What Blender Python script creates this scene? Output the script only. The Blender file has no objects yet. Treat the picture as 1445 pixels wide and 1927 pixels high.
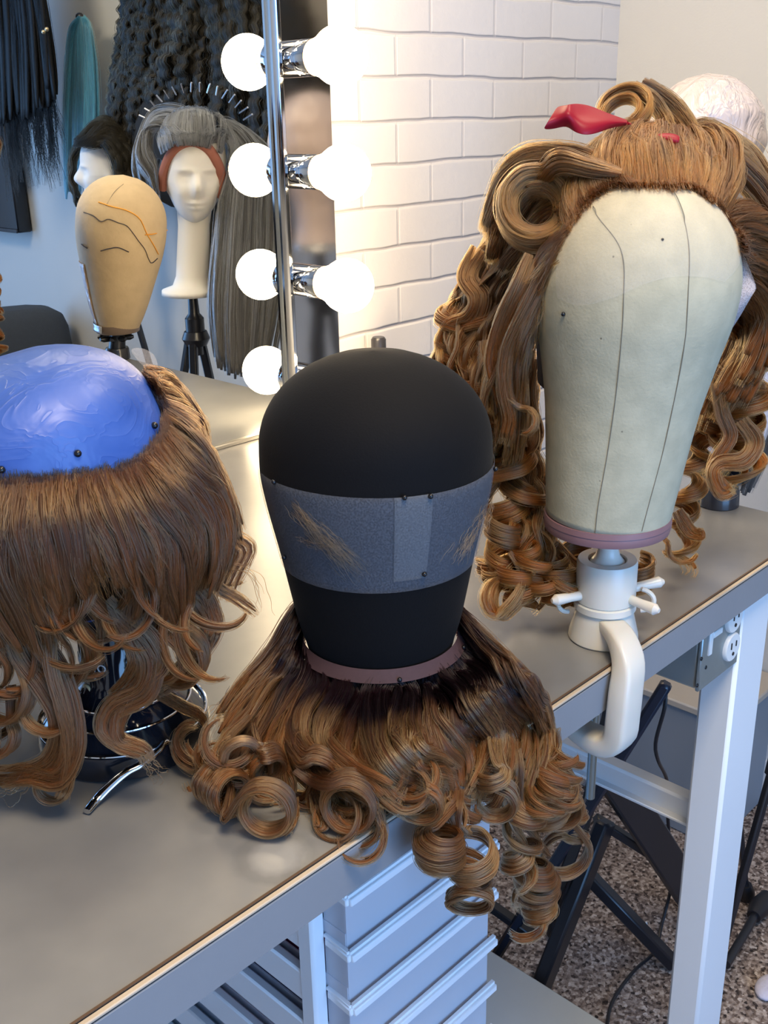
import bpy, math, random
import numpy as np
from mathutils import Vector, Matrix
random.seed(7); rng = np.random.default_rng(7)
S = bpy.context.scene; COL = S.collection
PI = math.pi
# ------------------------------------------------------------------ camera
FPX = 1984.68
MR = np.array([[0.69069253, -0.26846168, 0.67147015],
               [-0.72287042, -0.23056367, 0.65138218],
               [-0.02005454, -0.93529072, -0.35331161]])   # columns: right, down, forward
TH = 0.90                                   # bench top height
CAM = np.array([0.0, 0.0, 1.33])
cd = bpy.data.cameras.new('camera'); cam = bpy.data.objects.new('camera', cd); COL.objects.link(cam)
cd.sensor_fit = 'VERTICAL'; cd.sensor_height = 24; cd.lens = FPX/1927*24; cd.clip_start = 0.02
cam.matrix_world = Matrix([[MR[0][0], -MR[0][1], -MR[0][2], 0], [MR[1][0], -MR[1][1], -MR[1][2], 0],
                           [MR[2][0], -MR[2][1], -MR[2][2], CAM[2]], [0, 0, 0, 1]])
S.camera = cam
# ------------------------------------------------------------------ world, daylight, exposure
S.view_settings.view_transform = 'Standard'; S.view_settings.look = 'None'
S.view_settings.exposure = 0.0; S.view_settings.gamma = 1.0; S.view_settings.use_curve_mapping = False
S.cycles.max_bounces = 10; S.cycles.diffuse_bounces = 3; S.cycles.glossy_bounces = 5
S.cycles.transmission_bounces = 8; S.cycles.transparent_max_bounces = 16
S.cycles.sample_clamp_indirect = 6.0; S.cycles.use_denoising = True
S.cycles.caustics_reflective = False; S.cycles.caustics_refractive = False
W = bpy.data.worlds.new('world'); S.world = W; W.use_nodes = True
W.node_tree.nodes['Background'].inputs[0].default_value = (0.45, 0.65, 1.0, 1)
W.node_tree.nodes['Background'].inputs[1].default_value = 1.5
BULB_STRENGTH = 26.0
def area(name, loc, rot, sx, sy, power, color):
    d = bpy.data.lights.new(name, 'AREA'); d.shape = 'RECTANGLE'; d.size = sx; d.size_y = sy
    d.energy = power; d.color = color
    o = bpy.data.objects.new(name, d); COL.objects.link(o); o.location = loc; o.rotation_euler = rot
    return o
# daylight through the window in the front wall, low enough to reach under the bench
area('window_daylight', (-0.15, -2.27, 1.15), (math.radians(90), 0, 0), 2.1, 1.7, 64, (0.19, 0.48, 1.0))
# warm-neutral ceiling fitting of the room
area('ceiling_light', (0.15, -0.20, 2.46), (0, 0, 0), 0.6, 0.6, 33, (1.0, 0.82, 0.58))
area('bench_fill_light', (1.15, 0.35, 2.46), (0, 0, 0), 0.5, 0.5, 12, (1.0, 0.82, 0.58))  # added fill lamp that brightens the bench top's right and back

# ------------------------------------------------------------------ placing helpers
def ray(px, py): return MR @ np.array([px-722.5, py-963.5, FPX])/FPX
def D(px, py, d): return CAM+ray(px, py)*d
def T(px, py, h=0.0):
    r = ray(px, py); return CAM+r*(TH+h-CAM[2])/r[2]
def Zp(px, py, z):
    r = ray(px, py); return CAM+r*(z-CAM[2])/r[2]
def Yp(px, py, y):
    r = ray(px, py); return CAM+r*y/r[1]
def Xp(px, py, x):
    r = ray(px, py); return CAM+r*x/r[0]
YM = 1.137                                  # plane of the mirror glass
def V(px, py, d):                           # a thing seen in the mirror: its real place in the room
    p = D(px, py, d); p[1] = 2*YM-p[1]; return p
def VX(px, py, x):
    p = Xp(px, py, x); p[1] = 2*YM-p[1]; return p
def nrm(v): v = np.asarray(v, float); return v/(np.linalg.norm(v)+1e-12)
RGT = nrm(MR[:, 0]*[1, 1, 0]); FWD = nrm(MR[:, 2]*[1, 1, 0])
def camvec(x, y, z): return MR @ np.array([x, y, z], float)

# ------------------------------------------------------------------ materials
MATS = {}
def nodes(m):
    m.use_nodes = True; nt = m.node_tree; nt.nodes.clear(); return nt
def N(nt, t, **kw):
    n = nt.nodes.new(t)
    for k, v in kw.items():
        if k.startswith('_'): setattr(n, k[1:], v)
        else: n.inputs[k].default_value = v
    return n
def mat(name, col, rough=0.5, metal=0.0, var=0.06, scale=20, bump=0.0, bscale=80, spec=0.5, coord='Object', trans=0.0, sss=0.0, alpha=1.0, sheen=0.0, coat=0.0):
    if name in MATS: return MATS[name]
    m = bpy.data.materials.new(name); nt = nodes(m)
    out = N(nt, 'ShaderNodeOutputMaterial'); b = N(nt, 'ShaderNodeBsdfPrincipled')
    nt.links.new(b.outputs[0], out.inputs[0])
    b.inputs['Roughness'].default_value = rough; b.inputs['Metallic'].default_value = metal
    b.inputs['Specular IOR Level'].default_value = spec
    b.inputs['Transmission Weight'].default_value = trans; b.inputs['Alpha'].default_value = alpha
    b.inputs['Sheen Weight'].default_value = sheen; b.inputs['Coat Weight'].default_value = coat
    if sss: b.inputs['Subsurface Weight'].default_value = sss; b.inputs['Subsurface Scale'].default_value = 0.01
    tc = N(nt, 'ShaderNodeTexCoord'); nz = N(nt, 'ShaderNodeTexNoise', Scale=scale, Detail=5.0)
    nt.links.new(tc.outputs[coord], nz.inputs['Vector'])
    mx = N(nt, 'ShaderNodeMix', _data_type='RGBA'); c = np.array(col)
    mx.inputs[6].default_value = (*np.clip(c*(1-var), 0, 1), 1); mx.inputs[7].default_value = (*np.clip(c*(1+var), 0, 1), 1)
    nt.links.new(nz.outputs[0], mx.inputs[0]); nt.links.new(mx.outputs[2], b.inputs['Base Color'])
    if bump:
        n2 = N(nt, 'ShaderNodeTexNoise', Scale=bscale, Detail=3.0); bp = N(nt, 'ShaderNodeBump', Strength=bump, Distance=0.002)
        nt.links.new(tc.outputs[coord], n2.inputs['Vector']); nt.links.new(n2.outputs[0], bp.inputs['Height'])
        nt.links.new(bp.outputs[0], b.inputs['Normal'])
    MATS[name] = m; return m

# ------------------------------------------------------------------ mesh helpers (world coordinates; one object per build)
class MB:
    def __init__(s): s.v = []; s.f = []; s.uv = {}
    def add(s, v, f):
        o = len(s.v); s.v += [tuple(map(float, p)) for p in v]; s.f += [tuple(i+o for i in q) for q in f]; return s
    def box(s, c, d, R=None, bev=0.0):
        c = np.array(c, float); d = np.array(d, float)/2
        if bev <= 0:
            P = [np.array([x, y, z])*d for x in (-1, 1) for y in (-1, 1) for z in (-1, 1)]
            F = [(0, 1, 3, 2), (4, 6, 7, 5), (0, 4, 5, 1), (2, 3, 7, 6), (0, 2, 6, 4), (1, 5, 7, 3)]
        else:
            b = min(bev, *(d*0.98)); P = []; idx = {}
            for x in (-1, 1):
                for y in (-1, 1):
                    for z in (-1, 1):
                        for a in range(3):
                            q = np.array([x, y, z])*(d-b); q[a] = (x, y, z)[a]*d[a]; idx[(x, y, z, a)] = len(P); P.append(q)
            F = []
            for a in range(3):
                u, w = [k for k in range(3) if k != a]
                for sg in (-1, 1):
                    q = []
                    for (su, sw) in ((-1, -1), (1, -1), (1, 1), (-1, 1)):
                        k = [0, 0, 0]; k[a] = sg; k[u] = su; k[w] = sw; q.append(idx[(*k, a)])
                    F.append(tuple(q))
                for su in (-1, 1):
                    for sw in (-1, 1):
                        k0 = [0, 0, 0]; k0[u] = su; k0[w] = sw; k0[a] = -1; k1 = list(k0); k1[a] = 1
                        F.append((idx[(*k0, u)], idx[(*k1, u)], idx[(*k1, w)], idx[(*k0, w)]))
            for x in (-1, 1):
                for y in (-1, 1):
                    for z in (-1, 1): F.append(tuple(idx[(x, y, z, a)] for a in range(3)))
        if R is not None: P = [np.array(R) @ p for p in P]
        return s.add([c+p for p in P], F)
    def bar(s, a, b, w, h, up=(0, 0, 1), bev=0.0):          # box running from a to b
        a = np.array(a, float); b = np.array(b, float); x = nrm(b-a); y = np.cross(up, x)
        if np.linalg.norm(y) < 1e-4: y = np.cross((1, 0, 0), x)
        y = nrm(y); z = np.cross(x, y)
        return s.box((a+b)/2, (np.linalg.norm(b-a), w, h), np.stack([x, y, z], 1), bev)
    def lathe(s, c0, c1, prof, n=40, sx=1.0, sy=1.0, cap=True, ex=None):   # prof: (t along c0->c1 , radius)
        c0 = np.array(c0, float); c1 = np.array(c1, float); L = c1-c0; ax = nrm(L)
        if ex is None: ex = RGT
        e1 = nrm(np.array(ex)-ax*np.dot(ex, ax)) if abs(np.dot(nrm(ex), ax)) < .95 else nrm(np.cross(ax, (0, 1, 0.1)))
        e2 = np.cross(ax, e1); v = []; f = []
        for (t, r) in prof:
            for k in range(n):
                a = 2*PI*k/n; v.append(c0+L*t+r*(sx*math.cos(a)*e1+sy*math.sin(a)*e2))
        for i in range(len(prof)-1):
            for k in range(n): f.append((i*n+k, i*n+(k+1) % n, (i+1)*n+(k+1) % n, (i+1)*n+k))
        if cap: f.append(tuple(range(n-1, -1, -1))); f.append(tuple((len(prof)-1)*n+k for k in range(n)))
        return s.add(v, f)
    def tube(s, pts, r, n=10, flat=1.0):
        pts = [np.array(p, float) for p in pts]; m = len(pts); r = [r]*m if np.isscalar(r) else list(r)
        up = np.array([0.03, 0.02, 1.0]); v = []; f = []; prev = None
        for i, p in enumerate(pts):
            t = nrm(pts[min(i+1, m-1)]-pts[max(i-1, 0)])
            e = nrm(np.cross(up, t)) if prev is None else nrm(prev-t*np.dot(prev, t)); 
            if prev is None and np.linalg.norm(np.cross(up, t)) < 1e-3: e = np.array([1., 0, 0])
            prev = e; g = np.cross(t, e)
            for k in range(n): a = 2*PI*k/n; v.append(p+r[i]*(math.cos(a)*e+flat*math.sin(a)*g))
        for i in range(m-1):
            for k in range(n): f.append((i*n+k, i*n+(k+1) % n, (i+1)*n+(k+1) % n, (i+1)*n+k))
        f.append(tuple(range(n-1, -1, -1))); f.append(tuple((m-1)*n+k for k in range(n)))
        return s.add(v, f)
    def ball(s, c, r, n=16, sc=(1, 1, 1)):
        v = []; f = []; m = n//2
        for i in range(1, m):
            th = PI*i/m
            for k in range(n): a = 2*PI*k/n; v.append(np.array(c)+r*np.array([math.sin(th)*math.cos(a)*sc[0], math.sin(th)*math.sin(a)*sc[1], math.cos(th)*sc[2]]))
        t = len(v); v += [np.array(c)+[0, 0, r*sc[2]], np.array(c)-[0, 0, r*sc[2]]]
        for i in range(m-2):
            for k in range(n): f.append((i*n+k, (i+1)*n+k, (i+1)*n+(k+1) % n, i*n+(k+1) % n))
        for k in range(n): f.append((t, k, (k+1) % n)); f.append((t+1, (m-2)*n+(k+1) % n, (m-2)*n+k))
        return s.add(v, f)
    def grid(s, P):                                          # P: [i][j] points
        a = len(P); b = len(P[0]); v = [p for r in P for p in r]
        return s.add(v, [(i*b+j, (i+1)*b+j, (i+1)*b+j+1, i*b+j+1) for i in range(a-1) for j in range(b-1)])
    def build(s, name, m, parent=None, smooth=True, sub=0, solid=0.0, mats=None):
        me = bpy.data.meshes.new(name); me.from_pydata(s.v, [], s.f); me.update()
        o = bpy.data.objects.new(name, me); COL.objects.link(o); me.materials.append(m)
        for q in (mats or []): me.materials.append(q)
        import bmesh
        bm = bmesh.new(); bm.from_mesh(me); bmesh.ops.recalc_face_normals(bm, faces=bm.faces); bm.to_mesh(me); bm.free()
        if smooth:
            me.polygons.foreach_set('use_smooth', [True]*len(me.polygons))
            if smooth != 'all': me.set_sharp_from_angle(angle=math.radians(38))
        if solid: md = o.modifiers.new('s', 'SOLIDIFY'); md.thickness = solid; md.offset = 0
        if sub: md = o.modifiers.new('u', 'SUBSURF'); md.levels = sub; md.render_levels = sub
        if parent is not None: par(o, parent)
        return o
def par(o, p):
    o.parent = p; o.matrix_parent_inverse = p.matrix_world.inverted()
    return o
def tag(o, label=None, cat=None, group=None, kind=None):
    if label: o['label'] = label
    if cat: o['category'] = cat
    if group: o['group'] = group
    if kind: o['kind'] = kind
    return o
def thing(name, loc, label, cat, group=None):
    o = bpy.data.objects.new(name, None); COL.objects.link(o); o.location = tuple(map(float, loc)); o.empty_display_size = .05
    o.matrix_world = Matrix.Translation(o.location)
    return tag(o, label, cat, group)
def crom(pts, n):                            # smooth curve through points, evenly resampled
    P = [np.array(p, float) for p in pts]
    if len(P) == 2: P = [P[0], (P[0]+P[1])/2, P[1]]
    P = [2*P[0]-P[1]]+P+[2*P[-1]-P[-2]]; out = []
    for i in range(1, len(P)-2):
        a, b, c, d = P[i-1:i+3]
        for k in range(14):
            t = k/14; out.append(.5*((2*b)+(-a+c)*t+(2*a-5*b+4*c-d)*t*t+(-a+3*b-3*c+d)*t**3))
    out.append(P[-2]); Q = np.array(out); s = np.r_[0, np.cumsum(np.linalg.norm(np.diff(Q, axis=0), axis=1))]
    u = np.linspace(0, s[-1], n); return np.stack([np.interp(u, s, Q[:, k]) for k in range(3)], 1)

# ------------------------------------------------------------------ hair
def hair_mats(name, root, mid, tip, light, rough=0.28, rp=0.03, mp_=0.45, ior=1.45):
    """strand material (runs root -> tip, lock by lock variation) and the material of the dense body of hair"""
    def ramp(nt, src):
        r = N(nt, 'ShaderNodeValToRGB'); e = r.color_ramp.elements
        e[0].position = rp; e[0].color = (*root, 1); e[1].position = 1.0; e[1].color = (*tip, 1)
        k = e.new(mp_); k.color = (*mid, 1)
        nt.links.new(src, r.inputs[0]); return r
    m = bpy.data.materials.new(name+'_strands'); nt = nodes(m); out = N(nt, 'ShaderNodeOutputMaterial')
    hb = N(nt, 'ShaderNodeBsdfHairPrincipled'); hb.parametrization = 'COLOR'; hb.model = 'CHIANG'
    hb.inputs['Roughness'].default_value = rough; hb.inputs['IOR'].default_value = ior; hb.inputs['Radial Roughness'].default_value = 0.42
    hi = N(nt, 'ShaderNodeHairInfo'); sa = N(nt, 'ShaderNodeAttribute', _attribute_name='start')
    iv = N(nt, 'ShaderNodeMath', _operation='SUBTRACT'); iv.inputs[0].default_value = 1.0; nt.links.new(hi.outputs['Intercept'], iv.inputs[1])
    al = N(nt, 'ShaderNodeMath', _operation='MULTIPLY_ADD'); nt.links.new(iv.outputs[0], al.inputs[0]); nt.links.new(sa.outputs['Fac'], al.inputs[1]); nt.links.new(hi.outputs['Intercept'], al.inputs[2])
    r = ramp(nt, al.outputs[0])
    at = N(nt, 'ShaderNodeAttribute', _attribute_name='tint'); mx = N(nt, 'ShaderNodeMix', _data_type='RGBA')
    mx.inputs[7].default_value = (*light, 1); nt.links.new(r.outputs[0], mx.inputs[6])
    tm = N(nt, 'ShaderNodeMapRange'); tm.inputs['From Min'].default_value = rp; tm.inputs['From Max'].default_value = .05+mp_*.85; tm.inputs['To Min'].default_value = .10 if rp < .1 else 0.0; nt.links.new(al.outputs[0], tm.inputs[0])
    tl = N(nt, 'ShaderNodeMath', _operation='MULTIPLY'); nt.links.new(tm.outputs[0], tl.inputs[0]); nt.links.new(at.outputs['Fac'], tl.inputs[1]); nt.links.new(tl.outputs[0], mx.inputs[0])
    hs = N(nt, 'ShaderNodeHueSaturation'); mr = N(nt, 'ShaderNodeMapRange'); mr.inputs['To Min'].default_value = .50; mr.inputs['To Max'].default_value = 1.30
    nt.links.new(hi.outputs['Random'], mr.inputs[0]); nt.links.new(mr.outputs[0], hs.inputs['Value'])
    nt.links.new(mx.outputs[2], hs.inputs['Color']); nt.links.new(hs.outputs[0], hb.inputs['Color']); nt.links.new(hb.outputs[0], out.inputs[0])
    c = bpy.data.materials.new(name+'_body'); nt = nodes(c); out = N(nt, 'ShaderNodeOutputMaterial'); b = N(nt, 'ShaderNodeBsdfPrincipled', Roughness=.55); b.inputs['Specular IOR Level'].default_value = .22
    uv = N(nt, 'ShaderNodeUVMap', _uv_map='along'); sx = N(nt, 'ShaderNodeSeparateXYZ'); nt.links.new(uv.outputs[0], sx.inputs[0])
    r = ramp(nt, sx.outputs[1]); mp = N(nt, 'ShaderNodeMapping'); mp.inputs['Scale'].default_value = (34, 2.2, 1); nt.links.new(uv.outputs[0], mp.inputs[0])
    nz = N(nt, 'ShaderNodeTexNoise', Scale=1.0, Detail=4.0); nt.links.new(mp.outputs[0], nz.inputs['Vector'])
    mr = N(nt, 'ShaderNodeMapRange'); mr.inputs['From Min'].default_value = .3; mr.inputs['From Max'].default_value = .7; mr.inputs['To Min'].default_value = .3; mr.inputs['To Max'].default_value = .95
    nt.links.new(nz.outputs[0], mr.inputs[0]); hs = N(nt, 'ShaderNodeHueSaturation'); nt.links.new(mr.outputs[0], hs.inputs['Value']); nt.links.new(r.outputs[0], hs.inputs['Color'])
    nt.links.new(hs.outputs[0], b.inputs['Base Color']); bp = N(nt, 'ShaderNodeBump', Strength=.6, Distance=.001); nt.links.new(nz.outputs[0], bp.inputs['Height']); nt.links.new(bp.outputs[0], b.inputs['Normal'])
    nt.links.new(b.outputs[0], out.inputs[0])
    return (m, c)

STRAND_SCALE = 1.0
class Hair:
    """a bundle of locks: a dense ribbon-like body mesh per lock plus fine strands that follow it"""
    def __init__(s, sr=0.00022, core=True): s.strands = []; s.tints = []; s.starts = []; s.rads = []; s.v = []; s.f = []; s.uv = []; s.sr = sr; s.core = core
    def lock(s, pts, w=.02, th=.006, ns=60, curl=None, center=None, wdir=None, tint=0.0, wprof=(.55, 1, .35), frizz=.0006, n=None, core=.8, wave=None, t0=0.0, t1=1.0, spread=1.0, vary=.22, head=None, cs=0.0):
        P = crom(pts, 26 if n is None else n)
        if head is not None: P = push_out(P, *head, off=.002+th*.45)
        ds = np.linalg.norm(P[1]-P[0])
        # direction the ribbon is wide in
        Tn = np.gradient(P, axis=0); Tn /= np.linalg.norm(Tn, axis=1)[:, None]+1e-12
        if wdir is not None: Wd = np.tile(nrm(wdir), (len(P), 1))
        else:
            if center is None: Nn = CAM-P
            else:
                Nn = P-np.array(center); Nn[:, 2] *= .35
            Wd = np.cross(Tn, Nn)
        if wave:                                   # (amplitude, wavelength, phase, direction) S-waves in the lock
            A, lam, ph, dr = wave; sarc = np.arange(len(P))*ds; u = sarc/sarc[-1]
            off = A*np.sin(2*PI*sarc/lam+ph)*np.clip(u*2.5, 0, 1)
            base = np.cross(Wd, Tn) if dr == 'n' else Wd
            base = base/(np.linalg.norm(base, axis=1)[:, None]+1e-9); P = P+base*off[:, None]
        Wd = Wd/(np.linalg.norm(Wd, axis=1)[:, None]+1e-12)
        P = list(P); Wd = list(Wd)
        if curl:                                   # dict(axis, r0, r1, turns, drift, dvec)
            a = nrm(curl['axis']); t = nrm(P[-1]-P[-2]); k = len(P); tot = curl['turns']*2*PI; th_ = 0.0
            t = nrm(t-a*np.dot(t, a)*0.7)
            nb = max(3, k//3)
            if curl.get('flat', True):
                for i in range(nb):
                    q = (i+1)/nb; q = q*q*(3-2*q); j = k-nb+i; sgn = 1 if np.dot(Wd[j], a) >= 0 else -1
                    Wd[j] = nrm(Wd[j]*(1-q)+a*sgn*q)
                Wl = Wd[-1]
            else: Wl = None
            dt = 0.22; p = P[-1].copy(); dr = curl.get('drift', 0.0); dv = np.array(curl.get('dvec', (0, 0, 0)), float)
            tp = nrm(t-a*np.dot(t, a))
            while th_ < tot:
                q = th_/tot; r = curl['r0']*(1-q)+curl['r1']*q
                ax = Vector(a); tp = np.array(Matrix.Rotation(dt, 3, ax) @ Vector(tp)); step = r*dt
                p = p+tp*step+a*dr*dt/(2*PI)+dv*dt/(2*PI); th_ += dt; P.append(p.copy())
                Wd.append(Wl if Wl is not None else Wd[-1])
        P = np.array(P); Wd = np.array(Wd)
        if len(P) > 90: pass
        Tn = np.gradient(P, axis=0); Tn /= np.linalg.norm(Tn, axis=1)[:, None]+1e-12
        Wd = Wd-Tn*(Wd*Tn).sum(1)[:, None]; Wd /= np.linalg.norm(Wd, axis=1)[:, None]+1e-12
        for i in range(1, len(Wd)):
            if np.dot(Wd[i], Wd[i-1]) < 0: Wd[i] *= -1
        Nv = np.cross(Tn, Wd); m = len(P); u = np.linspace(0, 1, m)
        wp = np.interp(u, [0, .3, .75, 1], [wprof[0], wprof[1], wprof[1]*.9, wprof[2]])
        if s.core and core > 0:                     # dense body
            o = len(s.v); K = 10; e = int(m*.96); ang = np.arange(K)/K*2*PI
            end = np.clip((1-u)/.12, 0, 1)**.6*(np.clip(u/.10, .05, 1)**.6 if t0 == 0 else np.clip(u/.05, .3, 1))
            i0 = int(cs*m); e -= i0
            if cs: end = np.clip((1-u)/.12, 0, 1)**.6*np.clip((u-cs)/.15+.08, .08, 1)**.6
            for i in range(i0, e+i0):
                for k in range(K):
                    s.v.append(P[i]+core*wp[i]*end[i]*(Wd[i]*math.cos(ang[k])*w/2+Nv[i]*math.sin(ang[k])*th/2)); s.uv.append((k/K+tint*3.1+o*.013, t0+(t1-t0)*u[i]))
            for i in range(e-1):
                for k in range(K): s.f.append((o+i*K+k, o+i*K+(k+1) % K, o+(i+1)*K+(k+1) % K, o+(i+1)*K+k))
            s.f.append(tuple(o+k for k in range(K-1, -1, -1))); s.f.append(tuple(o+(e-1)*K+k for k in range(K)))
        ns = int(ns*STRAND_SCALE)
        for j in range(ns):
            uu = rng.uniform(-1, 1); vv = rng.uniform(-1, 1)*math.sqrt(max(0, 1-uu*uu))
            if rng.random() < .55: vv = math.copysign(math.sqrt(max(0, 1-uu*uu)), vv)*rng.uniform(.8, 1.1)
            if rng.random() < .06: uu *= 1.35; vv *= 1.8
            ph = rng.uniform(0, 6.28, 4); fr = frizz*rng.uniform(.4, 1.8); wv = rng.uniform(.6, 1.6)
            a_ = np.sin(u*9*wv+ph[0])+.5*np.sin(u*23*wv+ph[1]); b_ = np.sin(u*8*wv+ph[2])+.5*np.sin(u*27*wv+ph[3]); g = .25+u*.9
            Q = P+Wd*((uu*w/2*wp*spread)+fr*a_*g)[:, None]+Nv*((vv*th/2*wp)+fr*b_*g)[:, None]
            cut = max(6, int(m*(1-rng.random()**2*vary)))
            st = 0 if t0 > 0 else min(3, int(rng.random()*2.2))
            s.strands.append(Q[st:cut]); s.starts.append(t0); s.tints.append(float(np.clip(tint+rng.normal()*.10, 0, 1)))
    def wisps(s, pts, n=12, spread=.01, frizz=.0015, tint=.3, curl=None):
        for i in range(n):
            j = rng.normal(size=3)*spread; q = [np.array(p)+j*(.3+k/len(pts))+rng.normal(size=3)*spread*.25 for k, p in enumerate(pts)]
            s.lock(q, w=.001, th=.001, ns=1/STRAND_SCALE+.01, core=0, tint=tint, frizz=frizz, curl=curl, vary=.5)
    def build(s, name, parent, mats, label=None):
        body = None
        if s.f:
            me = bpy.data.meshes.new(name); me.from_pydata([tuple(p) for p in s.v], [], s.f); me.update()
            uvl = me.uv_layers.new(name='along'); li = np.zeros(len(me.loops), int); me.loops.foreach_get('vertex_index', li)
            uvl.data.foreach_set('uv', np.array(s.uv)[li].ravel()); me.polygons.foreach_set('use_smooth', [True]*len(me.polygons))
            me.materials.append(mats[1]); body = bpy.data.objects.new(name, me); COL.objects.link(body); par(body, parent)
            if label: body['label'] = label
        if s.strands:
            hc = bpy.data.hair_curves.new(name+'_strands' if body else name); sz = [len(q) for q in s.strands]; hc.add_curves(sz)
            hc.points.foreach_set('position', np.concatenate(s.strands).astype(np.float32).ravel())
            rad = np.concatenate([s.sr*np.interp(np.linspace(0, 1, k), [0, .08, .7, 1], [.5, 1, .9, .25]) for k in sz]).astype(np.float32)
            ra = hc.attributes.get('radius') or hc.attributes.new('radius', 'FLOAT', 'POINT'); ra.data.foreach_set('value', rad)
            ta = hc.attributes.new('tint', 'FLOAT', 'CURVE'); ta.data.foreach_set('value', np.array(s.tints, np.float32))
            sa_ = hc.attributes.new('start', 'FLOAT', 'CURVE'); sa_.data.foreach_set('value', np.array(s.starts, np.float32))
            hc.materials.append(mats[0]); o = bpy.data.objects.new('strands' if body else name, hc); COL.objects.link(o); par(o, body or parent)
            if not body and label: o['label'] = label
            return body or o
        return body
def push_out(P, c0, c1, R, off=.004, tmax=1.0):    # keeps a path outside a block head
    c0 = np.array(c0); c1 = np.array(c1); L = c1-c0; l2 = float(L @ L); P = P.copy(); rr_ = RR(R)
    for i in range(len(P)):
        t = float((P[i]-c0) @ L)/l2; q = P[i]-c0-L*t; rad = np.linalg.norm(q); r_ = float(np.interp(t, TT, rr_, left=rr_[0] if t > -.06 else -1, right=-1))
        if r_ > 0 and rad < r_+off:
            if t > .9: cen = c0+L*.72; v_ = nrm(P[i]-cen); s_ = np.linalg.norm(P[i]-cen); P[i] = cen+v_*max(s_, float(np.interp(.72, TT, rr_))*1.0+off*.5)
            else: P[i] = P[i]-q+q/(rad+1e-9)*(r_+off)
    return P
def mixg(A, B, t): return [np.array(a)*(1-t)+np.array(b)*t for a, b in zip(A, B)]
def guides(G, x):                            # guide at fractional index x
    i = int(min(max(x, 0), len(G)-1.0001)); return mixg(G[i], G[i+1], x-i)

# ================================================================== ROOM
def st(o, label=None): o['kind'] = 'structure'; return o
XR = 1.83; YB = 1.150; XL = -1.35; YF = -2.25; ZC = 2.5
m_floor = bpy.data.materials.new('carpet'); nt = nodes(m_floor)
out = N(nt, 'ShaderNodeOutputMaterial'); b = N(nt, 'ShaderNodeBsdfPrincipled', Roughness=.95); tc = N(nt, 'ShaderNodeTexCoord')
v1 = N(nt, 'ShaderNodeTexVoronoi', Scale=190.0); n1 = N(nt, 'ShaderNodeTexNoise', Scale=120.0, Detail=4.0); r = N(nt, 'ShaderNodeValToRGB')
e = r.color_ramp.elements; e[0].position = .30; e[0].color = (.020, .014, .013, 1); e[1].position = .72; e[1].color = (.62, .54, .49, 1)
k = e.new(.44); k.color = (.17, .125, .105, 1); k = e.new(.56); k.color = (.33, .265, .23, 1)
for q in (v1, n1): nt.links.new(tc.outputs['Object'], q.inputs['Vector'])
mx = N(nt, 'ShaderNodeMix', _data_type='RGBA'); mx.inputs[0].default_value = .42; nt.links.new(n1.outputs[0], mx.inputs[6]); nt.links.new(v1.outputs['Color'], mx.inputs[7])
bw = N(nt, 'ShaderNodeRGBToBW'); nt.links.new(mx.outputs[2], bw.inputs[0]); nt.links.new(bw.outputs[0], r.inputs[0]); nt.links.new(r.outputs[0], b.inputs['Base Color'])
bp = N(nt, 'ShaderNodeBump', Strength=.9, Distance=.006); nt.links.new(bw.outputs[0], bp.inputs['Height']); nt.links.new(bp.outputs[0], b.inputs['Normal']); nt.links.new(b.outputs[0], out.inputs[0])
st(MB().box(((XL+XR)/2, (YF+YB)/2, -.02), (XR-XL+.2, YB-YF+.2, .04)).build('floor', m_floor, smooth=False))
m_wall = mat('painted_wall', (.56, .555, .53), rough=.75, var=.015, scale=3, bump=.12, bscale=260)
st(MB().box(((XL+XR)/2, (YF+YB)/2, ZC+.02), (XR-XL+.2, YB-YF+.2, .04)).build('ceiling', mat('ceiling_paint', (.75, .74, .72), .9), smooth=False))
st(MB().box((XR+.03, (YF+YB)/2, ZC/2), (.06, YB-YF+.12, ZC)).build('wall_right', m_wall, smooth=False))
st(MB().box((XL-.03, (YF+YB)/2, ZC/2), (.06, YB-YF+.12, ZC)).build('wall_left', m_wall, smooth=False))
wf = MB(); y0 = YF-.03
for (x0, x1, z0, z1) in ((XL, -1.25, 0, ZC), (.95, XR, 0, ZC), (-1.25, .95, 0, .25), (-1.25, .95, 2.25, ZC)): wf.box(((x0+x1)/2, y0, (z0+z1)/2), (x1-x0, .06, z1-z0))
st(wf.build('wall_front', m_wall, smooth=False))
w = MB()
for (x0, x1, z0, z1) in ((-1.25, -1.20, .25, 2.25), (.90, .95, .25, 2.25), (-.17, -.13, .25, 2.25), (-1.25, .95, .25, .30), (-1.25, .95, 2.20, 2.25)): w.box(((x0+x1)/2, y0, (z0+z1)/2), (x1-x0, .07, z1-z0), bev=.005)
st(w.build('window_1', mat('window_frame', (.8, .8, .8), .4)))
# brick-embossed foam wallpaper
m_br = bpy.data.materials.new('brick_foam'); nt = nodes(m_br); out = N(nt, 'ShaderNodeOutputMaterial'); b = N(nt, 'ShaderNodeBsdfPrincipled', Roughness=.55)
tc = N(nt, 'ShaderNodeTexCoord'); sx = N(nt, 'ShaderNodeSeparateXYZ'); cb = N(nt, 'ShaderNodeCombineXYZ'); nt.links.new(tc.outputs['Object'], sx.inputs[0])
dn = N(nt, 'ShaderNodeTexNoise', Scale=7.0, Detail=2.0); nt.links.new(tc.outputs['Object'], dn.inputs['Vector'])
ma = N(nt, 'ShaderNodeMath', _operation='MULTIPLY_ADD'); ma.inputs[1].default_value = .012; nt.links.new(dn.outputs[0], ma.inputs[0]); nt.links.new(sx.outputs[2], ma.inputs[2])
m2 = N(nt, 'ShaderNodeMath', _operation='ADD'); m2.inputs[1].default_value = .0198; nt.links.new(ma.outputs[0], m2.inputs[0])
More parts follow.
